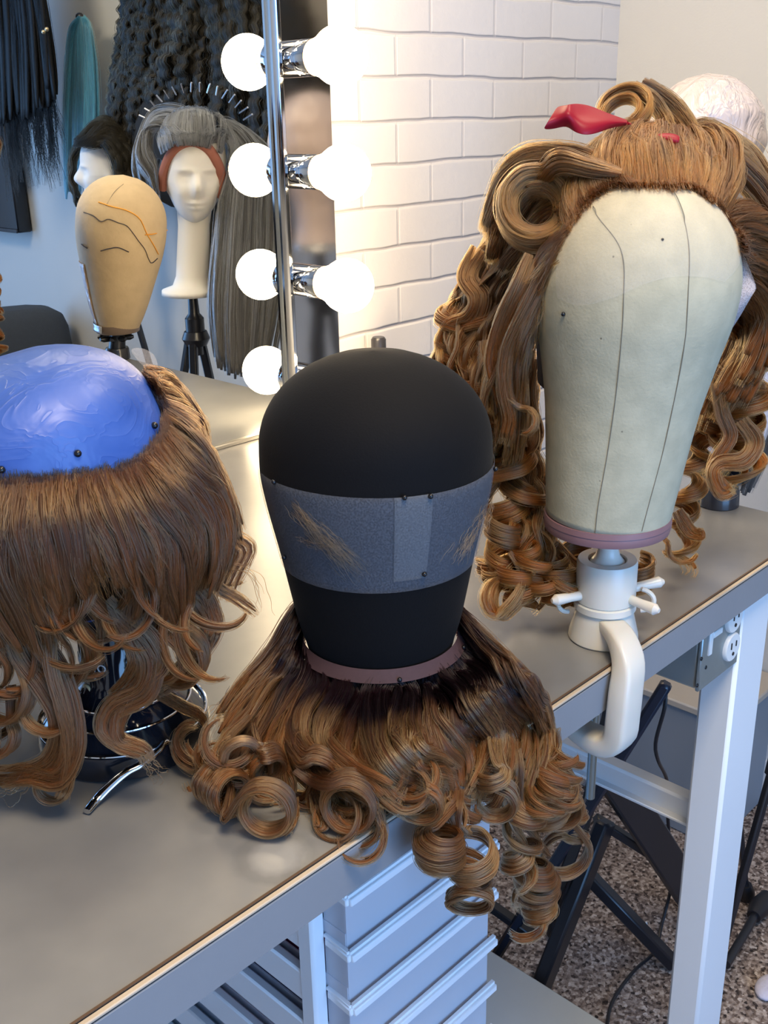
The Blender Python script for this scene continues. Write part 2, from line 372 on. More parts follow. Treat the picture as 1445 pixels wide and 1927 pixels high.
m3 = N(nt, 'ShaderNodeMath', _operation='ADD'); m3.inputs[1].default_value = .0090; nt.links.new(sx.outputs[0], m3.inputs[0])
nt.links.new(m3.outputs[0], cb.inputs[0]); nt.links.new(m2.outputs[0], cb.inputs[1])
def brick(ms):
    q = N(nt, 'ShaderNodeTexBrick', Scale=1.0); q.inputs['Brick Width'].default_value = .155; q.inputs['Row Height'].default_value = .0611
    q.inputs['Mortar Size'].default_value = ms; q.inputs['Mortar Smooth'].default_value = .6; nt.links.new(cb.outputs[0], q.inputs['Vector'])
    q.inputs['Color1'].default_value = (.60, .575, .565, 1); q.inputs['Color2'].default_value = (.63, .605, .59, 1); q.inputs['Mortar'].default_value = (.50, .46, .45, 1); return q
q1 = brick(.0011); q2 = brick(.0040); qh = brick(.0050); qh.inputs['Mortar Smooth'].default_value = 1.0; qh.inputs['Brick Width'].default_value = 50
nt.links.new(q1.outputs['Color'], b.inputs['Base Color'])
nn = N(nt, 'ShaderNodeTexNoise', Scale=55.0, Detail=5.0); nt.links.new(tc.outputs['Object'], nn.inputs['Vector'])
mm_ = N(nt, 'ShaderNodeMath', _operation='MULTIPLY_ADD'); mm_.inputs[1].default_value = .24; nt.links.new(q2.outputs['Fac'], mm_.inputs[0]); mh_ = N(nt, 'ShaderNodeMath', _operation='MULTIPLY'); mh_.inputs[1].default_value = .76; nt.links.new(qh.outputs['Fac'], mh_.inputs[0]); nt.links.new(mh_.outputs[0], mm_.inputs[2])
ad = N(nt, 'ShaderNodeMath', _operation='MULTIPLY_ADD'); ad.inputs[1].default_value = -1.0; nt.links.new(mm_.outputs[0], ad.inputs[0])
ml = N(nt, 'ShaderNodeMath', _operation='MULTIPLY'); ml.inputs[1].default_value = .25; nt.links.new(nn.outputs[0], ml.inputs[0]); nt.links.new(ml.outputs[0], ad.inputs[2])
bp = N(nt, 'ShaderNodeBump', Strength=1.0, Distance=.0028); nt.links.new(ad.outputs[0], bp.inputs['Height']); nt.links.new(bp.outputs[0], b.inputs['Normal']); nt.links.new(b.outputs[0], out.inputs[0])
st(MB().box(((XL+XR)/2, YB+.03, ZC/2), (XR-XL, .06, ZC)).build('wall_back', m_br, smooth=False))
bb = MB(); bb.box((XR-.008, (YF+YB)/2, .05), (.016, YB-YF, .10)); bb.box((XR-.005, (YF+YB)/2, .115), (.010, YB-YF, .03)); bb.box((XR-.003, (YF+YB)/2, .135), (.006, YB-YF, .014))
st(bb.build('baseboard_right', mat('trim_white', (.74, .74, .75), .4), smooth=False))
st(MB().box(((XL+XR)/2, YB-.008, .06), (XR-XL-.04, .016, .12)).build('baseboard_back', mat('trim_white', (.74, .74, .75), .4), smooth=False))

# ================================================================== WORKBENCH
white_wood = mat('white_leg_paint', (.80, .82, .84), .35, var=.03, scale=6)
bench = thing('workbench', (.3, .77, 0), 'grey-topped workbench with white square legs, carrying the wig heads', 'workbench')
m_top = bpy.data.materials.new('bench_top'); nt = nodes(m_top); out = N(nt, 'ShaderNodeOutputMaterial'); b = N(nt, 'ShaderNodeBsdfPrincipled', Roughness=.34); b.inputs['Coat Weight'].default_value = .7; b.inputs['Coat Roughness'].default_value = .24
tc = N(nt, 'ShaderNodeTexCoord'); n1 = N(nt, 'ShaderNodeTexNoise', Scale=7.0, Detail=4.0); n2 = N(nt, 'ShaderNodeTexNoise', Scale=90.0, Detail=3.0)
for q in (n1, n2): nt.links.new(tc.outputs['Object'], q.inputs['Vector'])
r = N(nt, 'ShaderNodeValToRGB'); e = r.color_ramp.elements; e[0].position = .33; e[0].color = (.165, .165, .17, 1); e[1].position = .68; e[1].color = (.25, .247, .24, 1)
nt.links.new(n1.outputs[0], r.inputs[0])
# pale spot with a darker ring
gp = T(519, 1612)
vm = N(nt, 'ShaderNodeVectorMath', _operation='DISTANCE'); vm.inputs[1].default_value = tuple(gp); nt.links.new(tc.outputs['Object'], vm.inputs[0])
wob = N(nt, 'ShaderNodeMath', _operation='MULTIPLY_ADD'); wob.inputs[1].default_value = .008; nt.links.new(n2.outputs[0], wob.inputs[0]); nt.links.new(vm.outputs['Value'], wob.inputs[2])
rr = N(nt, 'ShaderNodeValToRGB'); e = rr.color_ramp.elements; e[0].position = 0; e[0].color = (.85, .85, .85, 1); e[1].position = 1; e[1].color = (.5, .5, .5, 1)
for p_, c_ in ((.35, .80), (.52, .44), (.62, .40), (.72, .5)): k = e.new(p_); k.color = (c_, c_, c_, 1)
sc = N(nt, 'ShaderNodeMath', _operation='MULTIPLY'); sc.inputs[1].default_value = 1/.045; nt.links.new(wob.outputs[0], sc.inputs[0]); nt.links.new(sc.outputs[0], rr.inputs[0])
ov = N(nt, 'ShaderNodeMix', _data_type='RGBA', _blend_type='SOFT_LIGHT'); ov.inputs[0].default_value = .8; nt.links.new(r.outputs[0], ov.inputs[6]); nt.links.new(rr.outputs[0], ov.inputs[7])
nt.links.new(ov.outputs[2], b.inputs['Base Color'])
mr = N(nt, 'ShaderNodeMapRange'); mr.inputs['To Min'].default_value = .28; mr.inputs['To Max'].default_value = .46; nt.links.new(n1.outputs[0], mr.inputs[0]); nt.links.new(mr.outputs[0], b.inputs['Roughness'])
bp = N(nt, 'ShaderNodeBump', Strength=.08, Distance=.001); nt.links.new(n2.outputs[0], bp.inputs['Height']); nt.links.new(bp.outputs[0], b.inputs['Normal']); nt.links.new(b.outputs[0], out.inputs[0])
BX0, BX1, BY0, BY1 = -.55, 1.10, .402, 1.137
MB().box(((BX0+BX1)/2, (BY0+BY1)/2+.001, TH-.0185), (BX1-BX0, BY1-BY0-.002, .037)).build('tabletop', m_top, bench, smooth=False)
MB().box(((BX0+BX1)/2, BY0-.0008, TH-.0205), (BX1-BX0, .0036, .033), bev=.0006).build('front_band', mat('edge_band', (.23, .24, .26), .42, var=.10, scale=9, bump=.1), bench)['label'] = 'smooth grey front edge band'
MB().box(((BX0+BX1)/2, BY0-.0010, TH-.0014), (BX1-BX0, .0040, .0024), bev=.0007).build('edge_strip', mat('cream_strip', (.50, .41, .31), .5, var=.15, scale=30), bench)['label'] = 'thin cream strip along the top edge'
MB().box(((BX0+BX1)/2, BY0+.0018, TH+.0003), (BX1-BX0, .0016, .0008)).build('edge_seam', mat('brown_seam', (.10, .055, .03), .6), bench)['label'] = 'fine brown line beside the edge'
LX0, LX1 = .9416, 1.0102
for (x0, x1, ya, yb) in ((LX0, LX1, .410, .450), (LX0+.01, LX1+.01, 1.05, 1.10), (-.50, -.43, .410, .450), (-.50, -.43, 1.05, 1.10)):
    MB().box(((x0+x1)/2, (ya+yb)/2, (TH-.037)/2), (x1-x0, yb-ya, TH-.037), bev=.004).build('leg', white_wood, bench)
sa = Xp(1060, 1397, 1.0); sb = Xp(1328, 1508, 1.0)
zz = (sa[2]+sb[2])/2
MB().box((.99, .75, zz-.005), (.022, .60, .030), bev=.003).build('stretcher', white_wood, bench)
MB().box((.975, .75, zz-.017), (.012, .60, .004), bev=.001).build('stretcher_lip', white_wood, bench)
sc1 = MB()
for (x, y) in ((665, 1615), (672, 1609)): p = Yp(x, y, BY0-.002); sc1.ball(p, .0016, 8, (1.4, .4, .8))
sc1.build('scuff', mat('dark_scuff', (.02, .02, .02), .6), bench)['label'] = 'small dark chip in the front band'

# grey low storage chest against the wall, behind the bench end
q = Xp(1340, 1330, 1.62); hz = q[2]-.01
chest = thing('storage_chest', (1.72, .95, 0), 'low blue-grey chest with beige top, against the wall under the bench', 'chest')
MB().box((1.72, .92, hz/2-.008), (.20, .42, hz-.016), bev=.004).build('body', mat('chest_grey', (.24, .27, .31), .5, var=.05, scale=5), chest)
MB().box((1.718, .92, hz-.008), (.215, .44, .016), bev=.003).build('lid', mat('chest_top', (.45, .40, .34), .5), chest)['label'] = 'beige lid'

# galvanised outlet box screwed under the bench
galv = mat('galvanised', (.34, .39, .40), .42, metal=.75, var=.18, scale=14, bump=.1)
YO = .414
a = Yp(1310, 1300, YO); x0, x1 = a[0], LX0-.0008; z0 = a[2]; z1 = TH-.038
ob = thing('outlet_box', ((x0+x1)/2, YO, z1), 'galvanised steel outlet box screwed under the bench beside the white leg', 'outlet box')
MB().box(((x0+x1)/2, YO+.055, (z0+z1)/2), (x1-x0, .108, z1-z0), bev=.003).build('housing', galv, ob)
MB().box(((x0+x1)/2, YO-.001, (z0+z1)/2), (x1-x0+.004, .004, z1-z0), bev=.001).build('face_plate', galv, ob)
wp = mat('white_plastic', (.78, .78, .76), .35); dk = mat('black_slot', (.01, .01, .01), .5)
for (px, py) in ((1373, 1216), (1378, 1162)):
    p = Yp(px, py, YO-.003); o = MB().lathe(p+[0, .003, 0], p-[0, .004, 0], [(0, .0155), (.8, .0155), (1, .0145)], n=24).build('receptacle', wp, ob)
    for dx, dz, h in ((-.005, .003, .007), (.005, .003, .006)): MB().box(p+[dx, -.0042, dz], (.0014, .0012, h)).build('slot', dk, o, smooth=False)
    MB().lathe(p+[0, -.0035, -.007], p+[0, -.0048, -.007], [(0, .002), (1, .002)], n=10).build('slot', dk, o)
p = Yp(1336, 1207, YO-.003)
br = MB().box(p, (.007, .004, .030), bev=.001).build('switch_bracket', wp, ob); MB().box(p+[.011, -.001, .006], (.018, .004, .007), bev=.001).build('switch_toggle', wp, br)
s_ = MB()
for (px, py) in ((1312, 1290), (1320, 1240), (1328, 1256)): s_.ball(Yp(px, py, YO-.003), .0022, 8, (1, .5, 1))
s_.build('screw', mat('dark_screw', (.05, .05, .05), .4, metal=1), ob)

# ================================================================== DRAWER CART under the bench
YC = .50
frost = bpy.data.materials.new('frosted_plastic'); nt = nodes(frost); out = N(nt, 'ShaderNodeOutputMaterial')
b = N(nt, 'ShaderNodeBsdfPrincipled', Roughness=.22); b.inputs['Base Color'].default_value = (.90, .90, .95, 1); b.inputs['Alpha'].default_value = .84
tr = N(nt, 'ShaderNodeBsdfTranslucent'); tr.inputs[0].default_value = (.7, .72, .8, 1); ms = N(nt, 'ShaderNodeMixShader'); ms.inputs[0].default_value = .35
nt.links.new(b.outputs[0], ms.inputs[1]); nt.links.new(tr.outputs[0], ms.inputs[2]); nt.links.new(ms.outputs[0], out.inputs[0])
cart_white = mat('cart_white', (.90, .91, .94), .28, var=.02)
lipm = mat('cart_lip', (.93, .94, .97), .22, var=.02)
cl = Yp(655, 1795, YC); cr = Yp(927, 1640, YC); cx0, cx1 = cl[0], cr[0]; fy = YC+.028
fl = Yp(590, 1800, fy)[0]
cart = thing('drawer_cart', ((cx0+cx1)/2, fy+.14, 0), 'white plastic drawer cart with frosted drawers under the bench front', 'drawer cart')
ctop = .845; cbot = .04; cd_ = .30
fr = MB()
for x in (fl+.007, cx1+.004):
    for y in (fy+.010, fy+cd_-.01): fr.box((x, y, (ctop+cbot)/2), (.016, .020, ctop-cbot), bev=.003)
xm = (fl+cx1)/2+.005; pitch = cl[2]-Yp(655, 1899, YC)[2]; zl = cl[2]
levels = [zl+pitch*1+.001-pitch*k for k in range(0, 16)]; levels = [z for z in levels if z > .06]
fr.box((xm, fy+cd_/2, ctop-.006), (cx1-fl+.02, cd_, .012), bev=.003)
for z in levels:
    for x in (fl+.005, cx1+.006): fr.box((x, fy+cd_/2, z+.000), (.010, cd_-.02, .032), bev=.002)
    fr.box((xm, fy+cd_-.006, z-.004), (cx1-fl, .008, .018), bev=.002)
fr.build('frame', cart_white, cart)
cols = [(.10, .12, .22), (.02, .30, .36), (.28, .03, .10), (.12, .14, .30), (.40, .16, .20)]
for i, z in enumerate(levels):
    d = MB(); h = pitch-.006; X0, X1 = cx0+.002, cx1-.002; ya, yb = YC+.004, fy+cd_-.02; t = .0016; zb = z-.002
    d.box(((X0+X1)/2, (ya+yb)/2, zb+.001), (X1-X0, yb-ya, t))
    for (xx, yy, sx_, sy_) in ((X0, (ya+yb)/2, t, yb-ya), (X1, (ya+yb)/2, t, yb-ya), ((X0+X1)/2, ya, X1-X0, t), ((X0+X1)/2, yb, X1-X0, t)): d.box((xx, yy, zb+h/2*(.35 if xx == X0 else 1)), (sx_, sy_, h*(.35 if xx == X0 else 1)))
    # angled cheek from the frame to the bulging front
    d.add([(fl+.015, fy+.002, zb), (X0, ya, zb), (X0, ya, zb+h), (fl+.015, fy+.002, zb+h)], [(0, 1, 2, 3)])
    dr = d.build('drawer', frost, cart, smooth=False)
    L = MB(); P = [(fl+.014, fy-.002), (cx0-.001, YC-.004), (cx1+.002, YC-.004)]
    for (pa, pb) in ((P[0], P[1]), (P[1], P[2])): L.bar((*pa, zb-.001), (*pb, zb-.001), .006, .0075, bev=.001)
    for (pa, pb) in ((P[0], P[1]), (P[1], P[2])): L.bar((pa[0], pa[1]+.002, zb+.0035), (pb[0], pb[1]+.002, zb+.0035), .004, .0035, bev=.0005)
    L.build('handle_lip', lipm, dr)
    c_ = cols[i % 5]
    if i < 9: MB().box((X0+.003+(X1-X0)*.4, (ya+yb)/2+.01, zb+h*.42), ((X1-X0)*.78, yb-ya-.03-.02*(i % 3), h*.75), bev=.004).build('contents', mat('content_%d' % (i % 5), c_, .6), dr)

rd = MB().tube([Zp(1366, 1815, .03), Zp(1405, 1750, .026), Zp(1422, 1718, .024)], .0075, 10)
rdo = thing('rubber_tipped_rod', Zp(1400, 1760, 0), 'black rod with a fat rubber tip lying on carpet right of the white leg', 'rod')
rd.build('rod', mat('black_steel', (.012, .013, .018), .32, var=.1), rdo); MB().tube([Zp(1418, 1725, .024), Zp(1428, 1708, .024), Zp(1445, 1688, .026)], [.012, .018, .014], 14).build('rubber_tip', mat('cord_black', (.012, .012, .016), .4), rdo)
# grey flat-lidded bin behind the cart
g0 = Zp(930, 1860, .10); g1 = Zp(1045, 1935, .10)
bn = thing('storage_bin', (g0[0]-.10, g0[1]+.02, 0), 'pale grey lidded bin on the carpet, mostly behind the drawer cart', 'bin')
Rb = Matrix.Rotation(0, 3, 'Z')
MB().box((g0[0]-.10, (g0[1]+g1[1])/2+.0, .042), (.30, .30, .084), bev=.008).build('tub', mat('bin_grey', (.42, .45, .46), .4), bn)
MB().box((g0[0]-.10, (g0[1]+g1[1])/2+.0, .092), (.32, .32, .016), bev=.005).build('lid', mat('bin_lid', (.48, .51, .52), .35), bn)

# ================================================================== FOLDING STAND, CORD, THREAD
blk = mat('black_steel', (.012, .013, .018), .32, var=.1); navy = mat('black_tube', (.016, .022, .04), .25)
fs = thing('folding_stand', (1.15, .80, 0), 'black folding trestle stand on the carpet beneath the bench', 'folding stand')
MB().bar(Zp(1128, 1420, .46), Zp(1332, 1735, .012), .055, .016, up=(0, 1, .2), bev=.003).build('plank_leg', blk, fs)
MB().bar(Zp(1255, 1285, .60), Zp(925, 1812, .02), .017, .017, bev=.004).build('tube_leg', navy, fs)
MB().bar(Zp(1140, 1545, .30), Zp(995, 1915, .012), .045, .022, up=(0, 1, .3), bev=.004).build('front_leg', blk, fs)
MB().bar(Zp(1105, 1645, .17), Zp(1268, 1815, .012), .026, .020, bev=.003).build('foot_strut', blk, fs)
MB().bar(Zp(1120, 1540, .28), Zp(1245, 1620, .20), .018, .014, bev=.002).build('cross_brace', blk, fs)
MB().bar(Zp(925, 1705, .13), Zp(1010, 1765, .10), .018, .014, bev=.002).build('cross_brace', blk, fs)
MB().bar(Zp(1135, 1445, .42), Zp(1040, 1700, .16), .020, .018, bev=.002).build('rear_leg', blk, fs)
p = Zp(1176, 1462, .40)-FWD*.02; MB().ball(p, .006, 12).build('bolt', mat('brass', (.65, .5, .3), .35, metal=1), fs)['label'] = 'brass bolt head'
cord = MB().tube(crom([Zp(1252, 1290, .585), Zp(1251, 1330, .56), Zp(1234, 1395, .5), Zp(1238, 1430, .46), Zp(1255, 1470, .36), Zp(1256, 1530, .24), Zp(1262, 1610, .14), Zp(1267, 1650, .09), Zp(1245, 1740, .03), Zp(1232, 1790, .012), Zp(1190, 1830, .008), Zp(1150, 1890, .008), Zp(1140, 1960, .008)], 90), .0028, 8).build('power_cord', mat('cord_black', (.012, .012, .016), .4))
tag(cord, 'thin black power cord hanging behind the stand and trailing over carpet', 'cord')
th_ = MB().tube(crom([Zp(927, 1800, .035), Zp(945, 1808, .03), Zp(938, 1825, .02), Zp(950, 1840, .012), Zp(940, 1855, .004)], 30), .0011, 6).build('white_thread', mat('thread', (.75, .77, .8), .8))
tag(th_, 'short curly white thread on the carpet by the drawer cart', 'thread')
ck = MB().ball(Zp(1448, 1858, .008), .026, 20, (1.2, .8, .35)).build('cloth_scrap', mat('lilac_cloth', (.62, .60, .72), .9, bump=1.0, bscale=90), smooth='all')
tag(ck, 'crumpled pale lilac cloth lying on the carpet at the right edge', 'cloth')
th2 = MB().tube(crom([Zp(1216, 1735, .03), Zp(1218, 1752, .012), Zp(1217, 1765, .006)], 12), .0018, 6).build('plastic_tag', mat('thread', (.75, .77, .8), .8))
tag(th2, 'tiny white plastic sliver on the carpet beside the foot strut', 'plastic scrap')

# ================================================================== VANITY MIRROR AND LIGHT BAR
mir = thing('vanity_mirror', (.32, YM, TH), 'large frameless vanity mirror standing at the back of the bench', 'mirror')
m_gl = bpy.data.materials.new('mirror_glass'); nt = nodes(m_gl); out = N(nt, 'ShaderNodeOutputMaterial'); gb = N(nt, 'ShaderNodeBsdfGlossy', Roughness=.0); gb.inputs[0].default_value = (.86, .89, .89, 1); nt.links.new(gb.outputs[0], out.inputs[0])
chrome = mat('chrome', (.62, .64, .67), .07, metal=1, var=.02)
MB().box((.31, YM+.004, TH+.56), (1.34, .008, 1.12)).build('glass', m_gl, mir, smooth=False)
MB().box((.31, YM-.002, TH+.003), (1.34, .006, .006), bev=.001).build('bottom_channel', mat('channel', (.5, .48, .43), .3, metal=.8), mir)
MB().box((.9835, YM-.006, TH+.565), (.017, .016, 1.13), bev=.006).build('edge_post', chrome, mir)
bar_ = thing('light_bar', (1.037, YM, 1.2), 'tall chrome light strip with round glowing bulbs on the brick wall', 'vanity light')
steel = bpy.data.materials.new('brushed_chrome'); nt = nodes(steel); out = N(nt, 'ShaderNodeOutputMaterial'); b = N(nt, 'ShaderNodeBsdfPrincipled', Metallic=1.0, Roughness=.09); b.inputs['Base Color'].default_value = (.52, .50, .48, 1)
tc = N(nt, 'ShaderNodeTexCoord'); nz = N(nt, 'ShaderNodeTexNoise', Scale=9.0, Detail=2.0); bp = N(nt, 'ShaderNodeBump', Strength=.04, Distance=.01)
nt.links.new(tc.outputs['Object'], nz.inputs['Vector']); nt.links.new(nz.outputs[0], bp.inputs['Height']); nt.links.new(bp.outputs[0], b.inputs['Normal']); nt.links.new(b.outputs[0], out.inputs[0])
MB().box((1.037, YM+.002, 1.43), (.091, .010, 1.06), bev=.002).build('back_plate', steel, bar_)
m_b = bpy.data.materials.new('bulb_glow'); nt = nodes(m_b); out = N(nt, 'ShaderNodeOutputMaterial'); em = N(nt, 'ShaderNodeEmission', Strength=BULB_STRENGTH); em.inputs[0].default_value = (1, .76, .47, 1); nt.links.new(em.outputs[0], out.inputs[0])
amber = mat('socket_glow', (.85, .42, .16), .35, var=.1)  # amber base colour paints in the bulb's glow on the socket rim
for z in (1.975, 1.831, 1.687, 1.543, 1.400, 1.258, 1.111, .967):
    yb = 1.046; x = 1.0155
    so = MB().lathe((x, YM-.003, z), (x, 1.091, z), [(0, .023), (.5, .023), (.52, .0222), (.56, .0222), (.58, .023), (.97, .023), (1, .022)], n=32, cap=False, ex=(1, 0, 0)).build('socket', chrome, bar_)
    MB().lathe((x, 1.0925, z), (x, 1.0905, z), [(0, .0228), (0, .0185), (1, .0185), (1, .0228)], n=32, cap=False, ex=(1, 0, 0)).build('socket_rim', amber, so)
    pr = [(0, .0150), (.12, .0185), (.22, .0235)]
    for k in range(1, 15): a = PI*(.22+.78*k/14); pr.append((.62-.38*math.cos(a)+(.0), .0368*math.sin(a)))
    pr = [(t, max(r_, .0004)) for t, r_ in pr]
    MB().lathe((x, 1.106, z), (x, 1.009, z), pr, n=32, ex=(1, 0, 0)).build('bulb', m_b, bar_, smooth='all')
# slim pole in the gap behind the bench end, its cap peeks above the black head
p = Yp(712, 634, 1.115)
bt = thing('slim_pole', (p[0], p[1], 0), 'slim dark pole whose grey cap peeks above the black head', 'pole')
MB().lathe((p[0], p[1], 0), (p[0], p[1], p[2]-.03), [(0, .05), (.008, .05), (.012, .009), (1, .009)], n=24).build('shaft', mat('dark_bottle', (.03, .03, .035), .2), bt)
MB().lathe(p-[0, 0, .035], p, [(0, .0115), (.9, .0115), (1, .009)], n=20).build('cap', mat('grey_cap', (.03, .03, .035), .25), bt)

# ================================================================== BLOCK HEADS
TS = [0, .08, .2, .35, .5, .62, .74, .84, .91, .96, .99, 1.0]
def head_r(R, t): return float(np.interp(t, TT, RR(R)))
TT = np.linspace(0, 1, 61)
def RR(R):                                   # smoothed radius profile, round at the crown
    r = np.interp(TT, TS, R); k = np.array([1, 2, 3, 4, 3, 2, 1.])/16; q = np.convolve(np.pad(r, 3, mode='edge'), k, 'valid')
    top = TT > .70; q[top] = np.interp(.70, TT, q)*np.sqrt(np.clip(1-((TT[top]-.70)/.3)**2.05, 3e-5, 1))
    return q
def block(c0, c1, R, sy=1.0): return MB().lathe(c0, c1, [(t, r) for t, r in zip(TT, RR(R))], n=72, sy=sy)
def surf(c0, c1, R, t, phi, off=0.0, sy=1.0):  # phi measured from the side that faces the camera, + to the right
    c0 = np.array(c0); c1 = np.array(c1); ax = nrm(c1-c0); e1 = nrm(RGT-ax*np.dot(RGT, ax)); e2 = nrm(np.cross(ax, e1))
    if np.dot(e2, FWD) < 0: e2 = -e2
    r = float(np.interp(t, TT, RR(R)))+off
    return c0+(c1-c0)*t+r*(math.sin(phi)*e1-math.cos(phi)*e2*sy)
def patch(c0, c1, R, t0, t1, p0, p1, off, nu=28, nv=12, edge=None):
    G = []
    for i in range(nu+1):
        row = []
        for j in range(nv+1):
            u, v = i/nu, j/nv; ph = p0+(p1-p0)*u; ta, tb = (t0, t1) if edge is None else edge(u, t0, t1)
            row.append(surf(c0, c1, R, ta+(tb-ta)*v, ph, off))
        G.append(row)
    return MB().grid(G)
def lace_mat(name, col, alpha):
    m = bpy.data.materials.new(name); nt = nodes(m); out = N(nt, 'ShaderNodeOutputMaterial'); b = N(nt, 'ShaderNodeBsdfPrincipled', Roughness=.7)
    b.inputs['Base Color'].default_value = (*col, 1); tc = N(nt, 'ShaderNodeTexCoord'); v = N(nt, 'ShaderNodeTexVoronoi', Scale=900.0); nt.links.new(tc.outputs['Object'], v.inputs['Vector'])
    mr = N(nt, 'ShaderNodeMapRange'); mr.inputs['From Max'].default_value = .7; mr.inputs['To Min'].default_value = alpha*.5; mr.inputs['To Max'].default_value = min(1, alpha*1.5)
    nt.links.new(v.outputs['Distance'], mr.inputs[0]); nt.links.new(mr.outputs[0], b.inputs['Alpha']); nt.links.new(b.outputs[0], out.inputs[0]); return m
pinm = mat('pin_black', (.008, .008, .01), .25)
def pin(p, d, parent, r=.0022):
    MB().ball(np.array(p)+np.array(d)*.0008, r, 12).build('pin', pinm, parent)
# black head on the bench
KR = [.0545, .0605, .0655, .0715, .0785, .0828, .082, .069, .055, .0384, .0222, 0]
K0 = np.array([.509, .5005, .958]); K1 = np.array([.509, .5005, 1.1786])
khead = thing('black_block_head', (.509, .5005, TH), 'smooth black fabric-covered block head standing inside the spread wig', 'mannequin head')
m_blk = bpy.data.materials.new('black_stretch'); nt = nodes(m_blk); out = N(nt, 'ShaderNodeOutputMaterial'); b = N(nt, 'ShaderNodeBsdfPrincipled', Roughness=.78)
b.inputs['Base Color'].default_value = (.0035, .0033, .0040, 1); b.inputs['Sheen Weight'].default_value = .02; b.inputs['Sheen Roughness'].default_value = .5; b.inputs['Specular IOR Level'].default_value = .15
tc = N(nt, 'ShaderNodeTexCoord'); wv = N(nt, 'ShaderNodeTexNoise', Scale=700.0); bp = N(nt, 'ShaderNodeBump', Strength=.2, Distance=.0005); nt.links.new(tc.outputs['Object'], wv.inputs['Vector']); nt.links.new(wv.outputs[0], bp.inputs['Height']); nt.links.new(bp.outputs[0], b.inputs['Normal']); nt.links.new(b.outputs[0], out.inputs[0])
block(K0, K1, KR).build('head', m_blk, khead, smooth='all')
MB().lathe((.509, .5005, TH), (.509, .5005, .962), [(0, .034), (.1, .034), (.2, .022), (1, .022)], n=32).build('stand', blk, khead)
lband = thing('lace_band', surf(K0, K1, KR, .4, 0), 'grey see-through lace strip pinned around the black head, with two brow tufts', 'lace')
R2 = math.radians
def t_at(px, py, c0, c1, R, hint=(.05, .95), mirror=False):   # (t, phi) of the surface point seen at a pixel
    c0 = np.array(c0, float); c1 = np.array(c1, float); ax = nrm(c1-c0); e1 = nrm(RGT-ax*np.dot(RGT, ax)); e2 = nrm(np.cross(ax, e1))
    if np.dot(e2, FWD) < 0: e2 = -e2
    t, ph = np.meshgrid(np.linspace(*hint, 130), np.linspace(-1.7, 1.75, 150), indexing='ij'); r = np.interp(t, TT, RR(R))[..., None]
    P = c0+(c1-c0)*t[..., None]+r*(np.sin(ph)[..., None]*e1-np.cos(ph)[..., None]*e2)
    c = (P-CAM) @ MR; e_ = (722.5+FPX*c[..., 0]/c[..., 2]-px)**2+(963.5+FPX*c[..., 1]/c[..., 2]-py)**2
    i = np.unravel_index(np.argmin(e_), e_.shape); return float(t[i]), float(ph[i])
tA, _ = t_at(700, 938, K0, K1, KR); tB, _ = t_at(690, 1114, K0, K1, KR)
def ledge(u, a, b_): return (a-.02*math.sin(u*9)*0-.012*(u > .96), b_+.004*math.sin(u*7))
patch(K0, K1, KR, tB, tA, R2(-84), R2(104), .0012, nu=48, edge=ledge).build('lace', lace_mat('lace_grey', (.20, .22, .27), .16), lband, solid=.0002)
ta_, pa_ = t_at(745, 1092, K0, K1, KR); tb_, pb_ = t_at(812, 928, K0, K1, KR)
patch(K0, K1, KR, ta_, tb_, pa_-.03, pb_, .0020, nu=10).build('lace_tab', lace_mat('lace_tab', (.26, .28, .31), .13), lband, solid=.0002)['label'] = 'paler doubled lace rectangle'
for (x, y) in ((521, 906), (541, 1046), (757, 934), (804, 931), (797, 1079), (925, 882)):
    t, ph = t_at(x, y, K0, K1, KR); p = surf(K0, K1, KR, t, ph, .002); pin(p, nrm(p-[K0[0], K0[1], p[2]]), lband, .0018)
# canvas head (clamped at the bench edge)
CR = [.0511, .0535, .0567, .0612, .0690, .0765, .0785, .0690, .056, .040, .0174, 0]
C0 = np.array([.7215, .4396, 1.013]); C1 = np.array([.7335, .4270, 1.2834])
chead = thing('canvas_block_head', (C0[0], C0[1], C0[2]), 'large pale canvas block head with mauve trim on the white edge clamp', 'mannequin head')
m_cv = bpy.data.materials.new('canvas'); nt = nodes(m_cv); out = N(nt, 'ShaderNodeOutputMaterial'); b = N(nt, 'ShaderNodeBsdfPrincipled', Roughness=.85); tc = N(nt, 'ShaderNodeTexCoord')
n1 = N(nt, 'ShaderNodeTexNoise', Scale=60.0, Detail=5.0); n2 = N(nt, 'ShaderNodeTexVoronoi', Scale=62.0); n3 = N(nt, 'ShaderNodeTexNoise', Scale=420.0)
for q in (n1, n2, n3): nt.links.new(tc.outputs['Object'], q.inputs['Vector'])
r = N(nt, 'ShaderNodeValToRGB'); e = r.color_ramp.elements; e[0].position = .35; e[0].color = (.45, .41, .285, 1); e[1].position = .7; e[1].color = (.53, .48, .335, 1); nt.links.new(n1.outputs[0], r.inputs[0])
r2 = N(nt, 'ShaderNodeValToRGB'); e = r2.color_ramp.elements; e[0].position = .035; e[0].color = (.22, .21, .22, 1); e[1].position = .075; e[1].color = (1, 1, 1, 1); nt.links.new(n2.outputs['Distance'], r2.inputs[0])
gt = N(nt, 'ShaderNodeMath', _operation='GREATER_THAN'); gt.inputs[1].default_value = .56; sxx = N(nt, 'ShaderNodeSeparateXYZ'); nt.links.new(n2.outputs['Color'], sxx.inputs[0]); nt.links.new(sxx.outputs[0], gt.inputs[0])
mf = N(nt, 'ShaderNodeMix', _data_type='RGBA', _blend_type='MULTIPLY'); nt.links.new(gt.outputs[0], mf.inputs[0]); nt.links.new(r.outputs[0], mf.inputs[6]); nt.links.new(r2.outputs[0], mf.inputs[7]); nt.links.new(mf.outputs[2], b.inputs['Base Color'])
